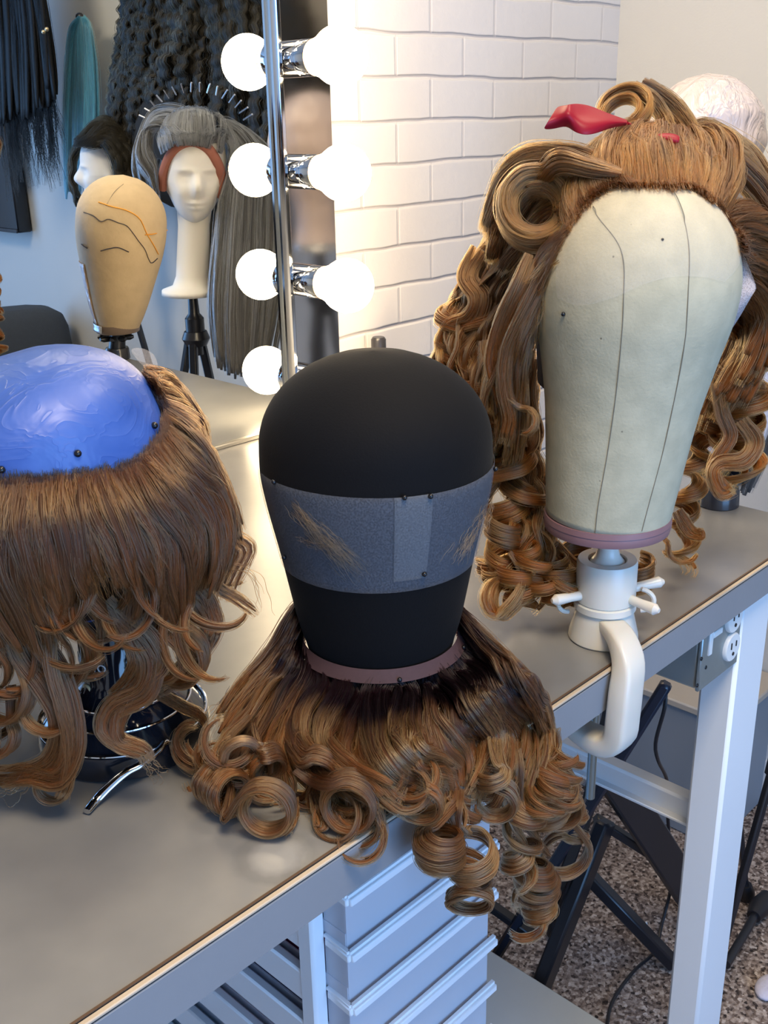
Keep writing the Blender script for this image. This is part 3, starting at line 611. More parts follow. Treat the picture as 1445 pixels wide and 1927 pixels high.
bp = N(nt, 'ShaderNodeBump', Strength=.35, Distance=.0006); nt.links.new(n3.outputs[0], bp.inputs['Height']); nt.links.new(bp.outputs[0], b.inputs['Normal']); nt.links.new(b.outputs[0], out.inputs[0])
block(C0, C1, CR).build('head', m_cv, chead, smooth='all')
MB().lathe(C0-[0, 0, .0115], C0+[0, 0, .002], [(0, .046), (.05, .0517), (.35, .0527), (.6, .0522), (.62, .0528), (.97, .0522), (1, .050)], n=64).build('trim_band', mat('mauve_trim', (.23, .125, .135), .5, var=.12, scale=60), chead)['label'] = 'mauve braid around the lower rim'
seam = mat('seam_thread', (.20, .185, .145), .9)
for pts in (((1117, 388), (1160, 440), (1173, 500), (1175, 560), (1165, 700), (1147, 830), (1126, 960), (1121, 1002)), ((1262, 352), (1290, 420), (1297, 500), (1293, 600), (1275, 720), (1247, 850), (1218, 960), (1208, 1000))):
    P = []
    pp_ = crom([(x, y, 0) for x, y in pts], 40)
    for (x, y, _) in list(pp_)[::6]+[pp_[-1]]: t, ph = t_at(x, y, C0, C1, CR, (.002, .97)); P.append(surf(C0, C1, CR, t, ph, .0003))
    MB().tube(push_out(crom(P, 90), C0, C1, CR, .0002), .00035, 5).build('seam', seam, chead)
t, ph = t_at(1060, 591, C0, C1, CR); pin(surf(C0, C1, CR, t, ph, .001), (0, 0, 0), chead, .0017)
t, ph = t_at(1245, 452, C0, C1, CR); pin(surf(C0, C1, CR, t, ph, .000), (0, 0, 0), chead, .0011)

# white plastic clamp holder
wpl = mat('clamp_plastic', (.70, .66, .58), .28, var=.03, scale=8, sss=.15)
cp = thing('clamp_holder', (C0[0], C0[1], TH), 'off-white plastic clamp gripping the bench edge below the canvas head', 'clamp')
cx, cy = C0[0]-.002, C0[1]-.004
MB().lathe((cx, cy, .972), (cx, cy, 1.006), [(0, .0145), (.15, .0105), (.35, .0085), (1, .0125)], n=28).build('post', wpl, cp)
MB().lathe((cx, cy, .966), (cx, cy, .976), [(0, .016), (.5, .0145), (1, .010)], n=28).build('ball_joint', wpl, cp)
MB().lathe((cx, cy, .936), (cx, cy, .974), [(0, .024), (.04, .0255), (.93, .0255), (1, .0245), (1, .0165), (.78, .0150)], n=44).build('cup', wpl, cp)
MB().lathe((cx, cy, .928), (cx, cy, .937), [(0, .024), (.2, .0265), (.8, .0265), (1, .024)], n=44).build('collar', wpl, cp)
pr = [(0, .0285), (.06, .0300), (.2, .0295), (1, .0235)]
MB().lathe((cx, cy, TH), (cx, cy, .930), pr, n=44).build('foot', wpl, cp)
for (ax_, ay_, dz) in ((1.0, .15, .004), (-.95, -.35, .0), (.75, -.75, -.002), (-.9, .55, .004), (.2, 1.0, .003)):
    d_ = RGT*ax_+FWD*ay_; d_ = nrm(d_); a_ = np.array([cx, cy, .944])+d_*.022
    MB().tube([a_, a_+d_*.012+[0, 0, dz*.5], a_+d_*.026+[0, 0, dz], a_+d_*.030+[0, 0, dz]], [.0042, .0040, .0050, .0020], 14).build('handle_spoke', wpl, cp)
for sgn in (1, -1):
    c_ = np.array([cx, cy, .936])+RGT*sgn*.030; P = [c_+RGT*sgn*.011*math.sin(a)+np.array([0, 0, .010*math.cos(a)-.001])-FWD*.004*math.sin(a) for a in np.linspace(.1, PI-.1, 12)]
    MB().tube(P, .0021, 8).build('loop', wpl, cp)
# C-shaped arm over the bench edge
XA = cx+.006
prof = [(.445, .920), (.425, .922), (.404, .918), (.390, .904), (.387, .882), (.387, .856), (.389, .838), (.401, .828), (.422, .828), (.448, .836)]
wid = [.018, .024, .028, .0295, .0295, .0295, .0295, .029, .026, .020]; thk = [.008, .013, .018, .021, .021, .021, .021, .019, .014, .010]
Pc = crom([(xx_, y, z) for xx_, (y, z) in zip([cx-.004, cx-.012, cx-.024, cx-.034, cx-.040, cx-.042, cx-.042, cx-.042, cx-.042, cx-.042], prof)], 40); G = []
wi = np.interp(np.linspace(0, 1, 40), np.linspace(0, 1, 10), wid)/2; tk = np.interp(np.linspace(0, 1, 40), np.linspace(0, 1, 10), thk)/2
for i, p in enumerate(Pc):
    t_ = nrm(Pc[min(i+1, 39)]-Pc[max(i-1, 0)]); e2 = np.cross((1, 0, 0), t_); row = []
    for k in range(20):
        a = 2*PI*k/20; ca, sa_ = math.cos(a), math.sin(a); q = lambda v: math.copysign(abs(v)**.45, v)
        row.append(p+np.array([1, 0, 0])*wi[i]*q(ca)+e2*tk[i]*q(sa_))
    G.append(row)
mb = MB(); v = [p for r_ in G for p in r_]; f_ = [(i*20+k, i*20+(k+1) % 20, (i+1)*20+(k+1) % 20, (i+1)*20+k) for i in range(39) for k in range(20)]
f_ += [tuple(range(20)), tuple(39*20+k for k in range(20))]; mb.add(v, f_).build('arm', wpl, cp)
sxp = Yp(1116, 1400, .43); sbp = np.array([sxp[0], .43, .832]); 
MB().lathe(sbp, sbp-[0, 0, .088], [(0, .0042), (1, .0042)], n=16).build('screw_rod', mat('zinc', (.33, .42, .45), .3, metal=1), cp)['label'] = 'zinc screw rod under the clamp'
MB().lathe(sbp+[0, 0, .0], sbp+[0, 0, .030], [(0, .0042), (.6, .0042), (.7, .010), (1, .010)], n=16).build('screw_pad', wpl, cp)

# blue head, suction stand
BR = [.0257, .043, .0577, .0696, .078, .0817, .0805, .0700, .056, .0334, .0167, 0]
B0 = np.array([.345, .600, 1.016]); B1 = np.array([.3085, .6381, 1.190])
bhead = thing('blue_block_head', B0, 'block head wrapped in creased bright blue plastic film, at the left', 'mannequin head')
m_bl = bpy.data.materials.new('blue_film'); nt = nodes(m_bl); out = N(nt, 'ShaderNodeOutputMaterial'); b = N(nt, 'ShaderNodeBsdfPrincipled', Roughness=.5); b.inputs['Coat Weight'].default_value = .25; b.inputs['Coat Roughness'].default_value = .3
tc = N(nt, 'ShaderNodeTexCoord'); nz = N(nt, 'ShaderNodeTexNoise', Scale=14.0, Detail=4.0, Distortion=1.2); nt.links.new(tc.outputs['Object'], nz.inputs['Vector'])
r = N(nt, 'ShaderNodeValToRGB'); e = r.color_ramp.elements; e[0].position = .3; e[0].color = (.022, .075, .32, 1); e[1].position = .75; e[1].color = (.05, .12, .42, 1); nt.links.new(nz.outputs[0], r.inputs[0]); nt.links.new(r.outputs[0], b.inputs['Base Color'])
n2 = N(nt, 'ShaderNodeTexNoise', Scale=26.0, Detail=2.0, Distortion=2.2); nt.links.new(tc.outputs['Object'], n2.inputs['Vector'])
sb_ = N(nt, 'ShaderNodeMath', _operation='SUBTRACT'); sb_.inputs[1].default_value = .5; ab = N(nt, 'ShaderNodeMath', _operation='ABSOLUTE'); nt.links.new(n2.outputs[0], sb_.inputs[0]); nt.links.new(sb_.outputs[0], ab.inputs[0])
pw = N(nt, 'ShaderNodeMath', _operation='POWER'); pw.inputs[1].default_value = .5; nt.links.new(ab.outputs[0], pw.inputs[0])
bp = N(nt, 'ShaderNodeBump', Strength=.35, Distance=.0022, _invert=True); nt.links.new(pw.outputs[0], bp.inputs['Height']); nt.links.new(bp.outputs[0], b.inputs['Normal']); nt.links.new(bp.outputs[0], b.inputs['Coat Normal']); nt.links.new(b.outputs[0], out.inputs[0])
block(B0, B1, BR).build('head', m_bl, bhead, smooth='all')
for (x, y) in ((3, 885), (146, 853), (238, 886), (288, 803)):
    t, ph = t_at(x, y, B0, B1, BR); p = surf(B0, B1, BR, t, ph, .001); pin(p, (0, 0, 0), bhead, .0023)
fm = lace_mat('clear_film', (.60, .54, .50), .10)
fp = [[D(235, 655, .745), D(262, 650, .75), D(292, 664, .755)], [D(270, 690, .742), D(284, 688, .745), D(297, 684, .748)], [D(300, 725, .740), D(304, 724, .742), D(308, 722, .744)]]
MB().grid(fp).build('film_flap', fm, bhead, sub=2, solid=.0003)['label'] = 'clear stiff film flap at the crown'
sc_ = T(238, 1384); su = thing('suction_stand', sc_, 'glossy black domed stand with chrome rings under the blue head', 'stand')
gb_ = mat('gloss_black', (.010, .012, .018), .08, coat=.5)
z = sc_
MB().lathe(z, z+[0, 0, .052], [(0, .057), (.04, .0615), (.22, .0625), (.38, .0615), (.42, .0565), (.62, .050), (.82, .036), (1, .026)], n=72, cap=True).build('base', gb_, su)
for (hz, r_) in ((.021, .0605), (.0335, .0500), (.0430, .0395)):
    MB().tube([z+np.array([r_*math.cos(a), r_*math.sin(a), hz]) for a in np.linspace(0, 2*PI, 73)], .0010, 8).build('chrome_ring', chrome, su)
PO0 = z+np.array([0, 0, .048]); PO1 = z+np.array([0, 0, .135]); PR = .0255
MB().lathe(PO0, PO1, [(0, .030), (.08, .0262), (.9, PR), (1, .020)], n=48).build('post', gb_, su)
MB().lathe(PO1, B0+(B1-B0)*.08, [(0, .012), (1, .012)], n=20).build('neck', blk, su)
bt_ = surf(B0, B1, BR, .0, 0)*0+B0; MB().lathe(B0-nrm(B1-B0)*.004, B0+nrm(B1-B0)*.02, [(0, .026), (.3, .030), (1, .030)], n=32).build('neck_ring', mat('dark_bottle', (.03, .03, .035), .2), su)
lv = [T(318, 1400, .018), T(312, 1395, .022), T(298, 1412, .020), T(268, 1436, .018), T(238, 1452, .016), T(205, 1480, .010), T(180, 1506, .005), T(163, 1527, .0035)]
MB().tube(crom(lv, 40), list(np.interp(np.linspace(0, 1, 40), [0, .1, .3, .8, 1], [.0022, .0026, .0034, .0040, .0030])), 12, flat=.7).build('lever', chrome, su)['label'] = 'curved chrome lever'
tx = bpy.data.curves.new('t', 'FONT'); tx.body = 'MILANO'; tx.size = .0085; tx.space_character = 1.25; tx.align_x = 'CENTER'; tx.extrude = .0002
to = bpy.data.objects.new('t', tx); COL.objects.link(to); bpy.context.view_layer.update(); tme = to.to_mesh()
tv = [v_.co.copy() for v_ in tme.vertices]; tf = [tuple(p_.vertices) for p_ in tme.polygons]; to.to_mesh_clear(); bpy.data.objects.remove(to)
pt = Yp(168, 1258, 0.5); zt = z[2]+.068; phi0 = R2(-42)
def onpost(x, y, dz, rr_=.0266):
    a = phi0+x/rr_; return np.array([z[0], z[1], 0])+RGT*math.sin(a)*(rr_+dz)-FWD*math.cos(a)*(rr_+dz)+np.array([0, 0, zt+y])
MB().add([onpost(v_[0], v_[1], v_[2]) for v_ in tv], tf).build('lettering', mat('letter_white', (.8, .82, .85), .5), su, smooth=False)
MB().add([onpost(v_[0]*.55, v_[1]*.35-.006, v_[2]) for v_ in tv], tf).build('small_lettering', mat('letter_white', (.8, .82, .85), .5), su, smooth=False)
MB().tube([onpost(.004*math.cos(a), -.018+.0042*math.sin(a), .0003) for a in np.linspace(0, 2*PI, 25)], .0013, 6).build('emblem', mat('emblem_gold', (.62, .52, .30), .4), su)

# plastic-wrapped foam head on its own stand, in the gap between bench and wall
W0 = np.array([1.415, .735, 1.10]); W1 = np.array([1.405, .742, 1.372])
whead = thing('wrapped_foam_head', W0, 'pinkish-white foam head wrapped in shiny plastic, above and behind the curly canvas-head wig', 'mannequin head')
m_wr = bpy.data.materials.new('plastic_wrap'); nt = nodes(m_wr); out = N(nt, 'ShaderNodeOutputMaterial'); b = N(nt, 'ShaderNodeBsdfPrincipled', Roughness=.45); b.inputs['Base Color'].default_value = (.66, .57, .555, 1); b.inputs['Coat Weight'].default_value = .8; b.inputs['Coat Roughness'].default_value = .1
tc = N(nt, 'ShaderNodeTexCoord'); mp = N(nt, 'ShaderNodeMapping'); mp.inputs['Scale'].default_value = (1, 1, .45); nt.links.new(tc.outputs['Object'], mp.inputs[0])
n2 = N(nt, 'ShaderNodeTexNoise', Scale=38.0, Detail=3.0, Distortion=1.8); nt.links.new(mp.outputs[0], n2.inputs['Vector']); bp = N(nt, 'ShaderNodeBump', Strength=1.0, Distance=.008); nt.links.new(n2.outputs[0], bp.inputs['Height']); nt.links.new(bp.outputs[0], b.inputs['Normal']); nt.links.new(bp.outputs[0], b.inputs['Coat Normal']); nt.links.new(b.outputs[0], out.inputs[0])
foil = mat('foil_rim', (.55, .60, .66), .25, metal=.4, bump=1.0, bscale=60)
WR = [.050, .042, .038, .046, .068, .079, .081, .076, .062, .043, .024, 0]
def wv_(t, r_): return (t, r_*(1+.02*math.sin(t*40)))
MB().lathe(W0, W1, [wv_(t, r_) for t, r_ in zip(TT, RR(WR))], n=56).build('head', m_wr, whead, smooth='all')
MB().lathe(W0-[0, 0, .012], W0+[0, 0, .004], [(0, .048), (.1, .052), (.9, .052), (1, .048)], n=48).build('base_ring', foil, whead)
def mir_(p): return np.array([p[0], 2*YM-p[1], p[2]])
TR = [.039, .048, .0575, .0675, .0775, .082, .0815, .067, .050, .032, .016, 0]
Q0v = np.array([1.091, 2*YM-.521, .962]); Q1v = np.array([1.119, 2*YM-.550, 1.236])
Q0, Q1 = mir_(Q0v), mir_(Q1v)
th_d = thing('tan_block_head', Q0, 'tan canvas head with orange and black pen lines, seen in the mirror', 'mannequin head')
MB().lathe(Q0, Q1, [(t, r_) for t, r_ in zip(TT, RR(TR))], n=60, ex=mir_(RGT)*[1, 1, 0]-np.array([0, 2*YM, 0])*0).build('head', mat('tan_canvas', (.60, .46, .28), .7, var=.14, scale=45, bump=.6, bscale=60), th_d, smooth='all')
MB().lathe(Q0-[0, 0, .010], Q0+[0, 0, .006], [(0, .039), (.1, .0405), (1, .042)], n=48).build('rim', mat('tan_rim', (.22, .16, .12), .4), th_d)
def tan_pt(px, py, off=.0006):
    t, ph = t_at(px, py, Q0v, Q1v, TR, (.05, .97)); return mir_(surf(Q0v, Q1v, TR, t, ph, off))
ink = mat('ink_black', (.02, .018, .03), .6); org = mat('ink_orange', (.85, .36, .03), .6)
for nm, m_, rad, pts in (('hairline_mark', ink, .0011, [(158, 400), (175, 406), (190, 416), (205, 412), (222, 418), (238, 424), (250, 438), (262, 455), (272, 470), (280, 490), (286, 494), (296, 486)]),
                         ('orange_line', org, .0016, [(185, 380), (210, 388), (240, 396), (262, 412), (277, 440), (290, 462), (298, 478)]),
                         ('orange_line', org, .0016, [(272, 442), (290, 440), (320, 434)]),
                         ('brow_mark', ink, .0017, [(189, 472), (205, 468), (222, 467), (243, 474)]), ('brow_mark', ink, .0016, [(148, 450), (155, 460), (165, 468)]),
                         ('crown_line', mat('seam_thread', (.23, .22, .19), .9), .0006, [(200, 388), (215, 362), (232, 345)])):
    MB().tube(crom([tan_pt(*p) for p in pts], 40), rad, 6, flat=.6).build(nm, m_, th_d)
patch(Q0, Q1, TR, .0, .42, R2(-40), R2(100), .0016, nu=30, nv=14).build('plastic_wrap', m_wr, th_d, solid=.0004)['label'] = 'crumpled whitish plastic around the lower side'
patch(Q0, Q1, TR, -.035, .015, R2(-60), R2(110), .0040, nu=30, nv=4).build('foil_rim', foil, th_d, solid=.0006)
wst = np.array([Q0[0]-.004, Q0[1]-.004, TH])
tb2 = thing('black_knob_clamp', wst, 'black knobbed holder on the bench end under the pen-marked tan head', 'clamp')
MB().lathe(wst, wst+[0, 0, .022], [(0, .0225), (.05, .0235), (.9, .0225), (1, .021)], n=36).build('base', mat('dark_bottle', (.03, .03, .035), .2), tb2)
MB().lathe(wst+[0, 0, .02], Q0-[0, 0, .011], [(0, .016), (.5, .015), (1, .014)], n=30).build('column', blk, tb2)
for k in range(8):
    a = k*2*PI/8; p = np.array([wst[0], wst[1], Q0[2]-.022])+np.array([math.cos(a), math.sin(a), 0])*.013
    MB().tube([p, p+np.array([math.cos(a), math.sin(a), .1])*.014, p+np.array([math.cos(a), math.sin(a), .1])*.021], [.005, .0058, .003], 10).build('knob', blk, tb2)
# ================================================================== FAR SIDE OF THE ROOM (seen in the mirror)
def face_head(name, origin, yaw, mat_h, parent, sc=1.0, neck=.13, base_r=.062, lean=(0, 0, 0)):
    """foam mannequin head with a face, long neck and flared base; faces +x before the yaw"""
    nu, nv = 56, 64; V_ = []; F_ = []
    def g(a, b_, ca, cb_, sa, sb): return math.exp(-((a-ca)/sa)**2-((b_-cb_)/sb)**2)
    zt_, zc = .125, 0.0
    for i in range(nv+1):
        w_ = i/nv; zz_ = -.105+.230*w_                   # height relative to the eyes' level
        q = (zz_-.02)/(.105 if zz_ > .02 else .128); prof = math.sqrt(max(0, 1-abs(q)**(2.7 if zz_ > .02 else 2.3))) if abs(q) < 1 else 0
        jaw = 1-.20*max(0, min(1, (-.005-zz_)/.09))
        neckr = .040
        for k in range(nu):
            a = 2*PI*k/nu; x = math.cos(a); y = math.sin(a)
            rx = (.086 if x > 0 else .092)*prof*(1 if x > 0 else 1); ry = .072*prof*jaw
            aa = math.atan2(y, x); front = max(0, x)
            ex = .0
            ex += .023*g(aa, zz_, 0, -.022, .17, .020)+.012*g(aa, zz_, 0, -.001, .12, .018)   # nose
            ex += .009*g(aa, zz_, 0, -.054, .32, .0055)+.009*g(aa, zz_, 0, -.065, .28, .006)-.004*g(aa, zz_, 0, -.0595, .34, .0022)
            ex += .010*g(aa, zz_, 0, -.092, .36, .014)                                      # chin
            for s_2 in (1, -1):
                ex += -.012*g(aa, zz_, s_2*.42, .004, .22, .013)+.006*g(aa, zz_, s_2*.42, .003, .15, .008)+.004*g(aa, zz_, s_2*.42, .022, .30, .006)+.004*g(aa, zz_, s_2*.62, -.030, .25, .018)
                ex += .010*g(aa, zz_, s_2*1.62, -.012, .09, .020)                              # ears
            X_ = rx*x; Y_ = ry*y
            if zz_ < -.02 and x < 0: X_ *= 1-.45*min(1, (-.02-zz_)/.08)
            rr_ = math.hypot(X_, Y_)+ex*min(1, prof*1.3); V_.append((rr_*math.cos(math.atan2(Y_, X_)) if rr_ else 0, rr_*math.sin(math.atan2(Y_, X_)), zz_))
    for i in range(nv):
        for k in range(nu): F_.append((i*nu+k, i*nu+(k+1) % nu, (i+1)*nu+(k+1) % nu, (i+1)*nu+k))
    F_.append(tuple(range(nu))); F_.append(tuple(nv*nu+k for k in range(nu)))
    # neck and base joined into the same body
    o_ = len(V_); NP = [(-.100-neck, base_r), (-.100-neck+.012, base_r), (-.100-neck+.022, .052), (-.100-neck+.045, .044), (-.110, .041), (-.06, .046), (-.03, .044), (-.0, .03)]
    for (zz_, r_) in NP:
        for k in range(40): a = 2*PI*k/40; V_.append((r_*math.cos(a)-.012*min(1, (zz_+.1+neck)/neck), r_*.95*math.sin(a), zz_))
    for i in range(len(NP)-1):
        for k in range(40): F_.append((o_+i*40+k, o_+i*40+(k+1) % 40, o_+(i+1)*40+(k+1) % 40, o_+(i+1)*40+k))
    F_.append(tuple(o_+k for k in range(40)))
    c_, s_2 = math.cos(yaw), math.sin(yaw); Vw = [np.array(origin)+sc*np.array([c_*p[0]-s_2*p[1], s_2*p[0]+c_*p[1], p[2]])+np.array(lean)*p[2]*sc for p in V_]
    return MB().add(Vw, F_).build(name, mat_h, parent, smooth='all')
foam = mat('foam_white', (.80, .79, .76), .8, var=.02, sss=.05)
def tripod(top, feet, label):
    t_ = thing('tripod', (top[0], top[1], 0), label, 'tripod'); hub = top-np.array([0, 0, .075])
    MB().lathe(hub-[0, 0, .05], top, [(0, .013), (.3, .013), (.32, .020), (.62, .020), (.7, .012), (1, .010)], n=24).build('column', blk, t_)
    MB().lathe(hub-[0, 0, .03], hub, [(0, .022), (.5, .030), (1, .024)], n=20).build('hub', blk, t_)
    for f2 in feet:
        f2 = np.array(f2, float); d_ = nrm(f2-hub); m_1 = hub+(f2-hub)*.5
        lg = MB().bar(hub+nrm(d_*[1, 1, 0])*.015, m_1, .018, .014, bev=.003).bar(m_1-d_*.03, f2-d_*.02, .012, .010, bev=.002).build('leg', blk, t_)
        MB().tube([f2-d_*.035, f2-d_*.02, f2+[0, 0, .006]], [.011, .015, .013], 12).build('rubber_foot', blk, lg)
    return t_
gm = V(362, 553, 2.2); vc = np.array([0, 2*YM, 1.33])
yaw1 = math.atan2(vc[1]-gm[1], vc[0]-gm[0])
ghead = thing('foam_face_head', gm, 'white foam mannequin head with face and long neck under the grey wig', 'mannequin head')
LN = np.array([.69, .72, 0])*.113; go = gm+np.array([0, 0, .230])+LN*.23; face_head('head', go, yaw1-.05, foam, ghead, sc=.83, neck=.177, base_r=.080, lean=LN)
tripod(gm-[0, 0, .003], [(1.60, .30, 0), (1.28, .12, 0), (1.20, .52, 0)], 'black tripod holding the white face head with the grey wig')
po = V(205, 325, 2.9); pm = po-np.array([0, 0, .215]); phead = thing('foam_profile_head', pm, 'white foam head turned in profile under the short dark wig', 'mannequin head')
yaw2 = yaw1+R2(88)
pdir = np.array([math.cos(yaw2), math.sin(yaw2)])
face_head('head', po, yaw2, foam, phead, sc=.86, neck=.15)
tripod(pm-[0, 0, .003], [(pm[0]+.10, pm[1]+.2, 0), (pm[0]-.2, pm[1]+.12, 0), (pm[0]+.02, pm[1]-.22, 0)], 'black tripod under the profile head with the short dark wig')
tripod(W0-[0, 0, .013], [(1.53, .60, 0), (1.50, .93, 0), (1.22, .80, 0)], 'black tripod in the gap by the wall under the plastic-wrapped foam head')
# black panel and sofa
a = VX(0, 432, 1.80); c = VX(47, 432, 1.80); a2 = VX(45, 180, 1.80)
pn = thing('wall_panel', (1.80, a[1], 1.2), 'flat black panel mounted on the right wall behind the black hanging hair', 'panel')
yb_, yc_ = c[1], a[1]-.5; MB().box((1.80, (yb_+yc_)/2, (a[2]+a2[2]+.1)/2), (.05, abs(yb_-yc_), a2[2]+.1-a[2]), bev=.004).build('body', mat('panel_black', (.012, .014, .018), .3), pn)
MB().box((1.772, (yb_+yc_)/2, a[2]+.006), (.006, abs(yb_-yc_), .012), bev=.001).build('rim', blk, pn)
sfc = mat('sofa_cloth', (.045, .055, .07), .9, var=.12, scale=90, bump=.6, bscale=300)
sp = VX(145, 560, 1.80); ztop = sp[2]-.01
sofa = thing('sofa', (1.45, sp[1]-.6, 0), 'dark grey upholstered sofa against the right wall, seen in the mirror', 'sofa')
MB().box((1.52, sp[1]-.11, ztop/2+.02), (.58, .22, ztop-.04), bev=.05).build('arm', sfc, sofa, sub=2)
MB().box((1.69, sp[1]-.55, ztop*.42), (.24, .62, ztop*.84), bev=.05).build('backrest', sfc, sofa, sub=2)
MB().box((1.36, sp[1]-.50, .21), (.56, .56, .34), bev=.03).build('seat_base', sfc, sofa, sub=1)
MB().box((1.33, sp[1]-.50, .43), (.50, .56, .14), bev=.05).build('seat_cushion', sfc, sofa, sub=2)

# ================================================================== WIG SPREAD AROUND THE BLACK HEAD
rs = np.random.default_rng(11); U = lambda a, b: float(rs.uniform(a, b))
def jit(P, s, k0=.15):
    j = rs.normal(size=3)*s; m = len(P); return [np.array(p)+j*(k0+(1-k0)*i/(m-1))+rs.normal(size=3)*s*.15 for i, p in enumerate(P)]
hm_c = hair_mats('ombre_hair', (.007, .0022, .0042), (.115, .042, .015), (.28, .100, .026), (.55, .31, .12), rp=.26, mp_=.58)
wigc = thing('ombre_wig', (.509, .5005, TH), 'dark-rooted brown ombre wig spread around the black head, ringlets hanging over the bench edge', 'wig')
def kroot(phi, r=.0605, z=.956): a = R2(phi); return np.array([K0[0], K0[1], z])+r*(math.sin(a)*RGT-math.cos(a)*FWD)
YE = .388                                   # just in front of the bench edge
GK = [
 [kroot(-128, z=.985), T(556, 1150, .085), T(520, 1215, .062), T(480, 1270, .045), T(440, 1320, .035), T(412, 1372, .022)],
 [kroot(-95), T(545, 1235, .060), T(510, 1280, .045), T(470, 1335, .035), T(432, 1385, .025), T(405, 1430, .018)],
 [kroot(-72), T(565, 1262, .052), T(540, 1310, .042), T(515, 1365, .032), T(490, 1415, .024), T(470, 1455, .018)],
 [kroot(-48), T(605, 1285, .048), T(575, 1335, .040), T(556, 1385, .032), T(565, 1430, .026), T(600, 1470, .020)],
 [kroot(-28), T(645, 1300, .045), T(605, 1360, .038), T(590, 1410, .030), T(630, 1450, .026), T(680, 1490, .020)],
 [kroot(-10), T(690, 1310, .045), T(665, 1380, .036), T(670, 1440, .030), T(720, 1480, .028), T(770, 1515, .018)],
 [kroot(4), T(722, 1310, .046), T(718, 1380, .042), T(738, 1440, .040), Yp(795, 1480, .400)+[0, 0, .02], Yp(850, 1500, YE)],
 [kroot(22), T(775, 1300, .045), T(768, 1360, .044), T(790, 1425, .040), Yp(835, 1470, .398)+[0, 0, .012], Yp(850, 1510, YE)],
 [kroot(42), T(835, 1290, .045), T(880, 1345, .042), Yp(905, 1400, .404)+[0, 0, .012], Yp(900, 1450, YE-.002), Yp(870, 1500, YE-.006)],
 [kroot(62), T(875, 1270, .045), T(925, 1320, .040), Yp(960, 1385, .400), Yp(965, 1440, YE), Yp(950, 1490, YE-.006)],
 [kroot(84), T(905, 1240, .048), T(965, 1290, .044), Yp(1010, 1350, .415)+[0, 0, .010], Yp(1022, 1400, .392), Yp(1005, 1450, YE)],
 [kroot(112, z=.968), T(888, 1185, .070), T(945, 1240, .058), T(990, 1290, .046), Yp(1026, 1360, .410), Yp(1030, 1420, YE)],
 [kroot(140, z=.985), T(850, 1130, .085), T(905, 1195, .068), T(955, 1245, .052), T(1000, 1300, .04), Yp(1030, 1370, .408)],
]
H = Hair(sr=.00021)
cK = np.array([K0[0], K0[1], .90])
VA = camvec(0, 0, 1)
for i in range(280):
    x = U(0, 12) if i < 230 else U(8, 12); g = jit(guides(GK, x), .0045, .1)
    under = rs.random() < .35
    if under: g = [np.array(p)-[0, 0, .008*min(1, k/2)] for k, p in enumerate(g)]
    li = 0 if x > 4 else U(0, .1)
    left = x < 5.3
    cv = dict(axis=camvec(U(-.5, .5), U(-.6, .6), 1 if rs.random() < .6 else -1) if left else np.array([U(-.4, .4), U(-.4, .4), 1 if rs.random() < .5 else -1]), r0=U(.013, .019), r1=U(.010, .014), turns=U(.3, .8) if left else (U(.15, .4) if x < 9.5 else U(.2, .6)), drift=U(-.01, .01), dvec=(0, 0, 0.004 if left else -.022))
    tnt = U(0, .08)+(.32*math.exp(-((x-6.8)/1.1)**2)+.22*math.exp(-((x-9.2)/.8)**2))*(rs.random() < .5)
    if x > 11.2 or x < .7 or (4.4 < x < 9.5 and rs.random() < .85) or rs.random() < .3: cv = None
    H.lock(g, w=U(.007, .016), th=U(.003, .006), ns=44, curl=cv, center=cK, tint=tnt, wprof=(.75, 1, .5), wave=(U(.0005, .0025), U(.05, .08), U(0, 6), 'w'))
H.wisps([T(440, 1300, .04), T(410, 1345, .025), T(392, 1385, .012)], 10, .006)
H.build('hair', wigc, hm_c)
# sweeping blonde front locks
def hero(name, parent, mats, locks, sr=.00021, label=None):
    h = Hair(sr=sr)
    for l in locks:
        w0 = l['w']; hd = rs.normal(size=(3, 3))*w0*.07
        for k, o_ in enumerate((-.30, .02, .31)):             # three strands of hair side by side make one lock
            q = dict(l); P = [np.array(p, float) for p in l['pts']]; m_ = len(P)
            if l.get('wdir') is not None: wd = [nrm(l['wdir'])]*m_
            else:
                wd = []
                for i in range(m_):
                    t_ = P[min(i+1, m_-1)]-P[max(i-1, 0)]; nv = (CAM-P[i]) if l.get('center') is None else P[i]-np.array(l['center'])
                    wd.append(nrm(np.cross(t_, nv)))
            ph = rs.uniform(0, 6); q['pts'] = [p+wd[i]*w0*(o_*(1+.25*math.sin(i*.9+ph)))+hd[k]*i/m_ for i, p in enumerate(P)]
            q['w'] = w0*rs.uniform(.42, .56); q['ns'] = l.get('ns', 60)*.45; q['tint'] = min(1, max(0, l.get('tint', 0)+rs.normal()*.07)); q['vary'] = .18
            h.lock(**q)
    return h.build(name, parent, mats, label)
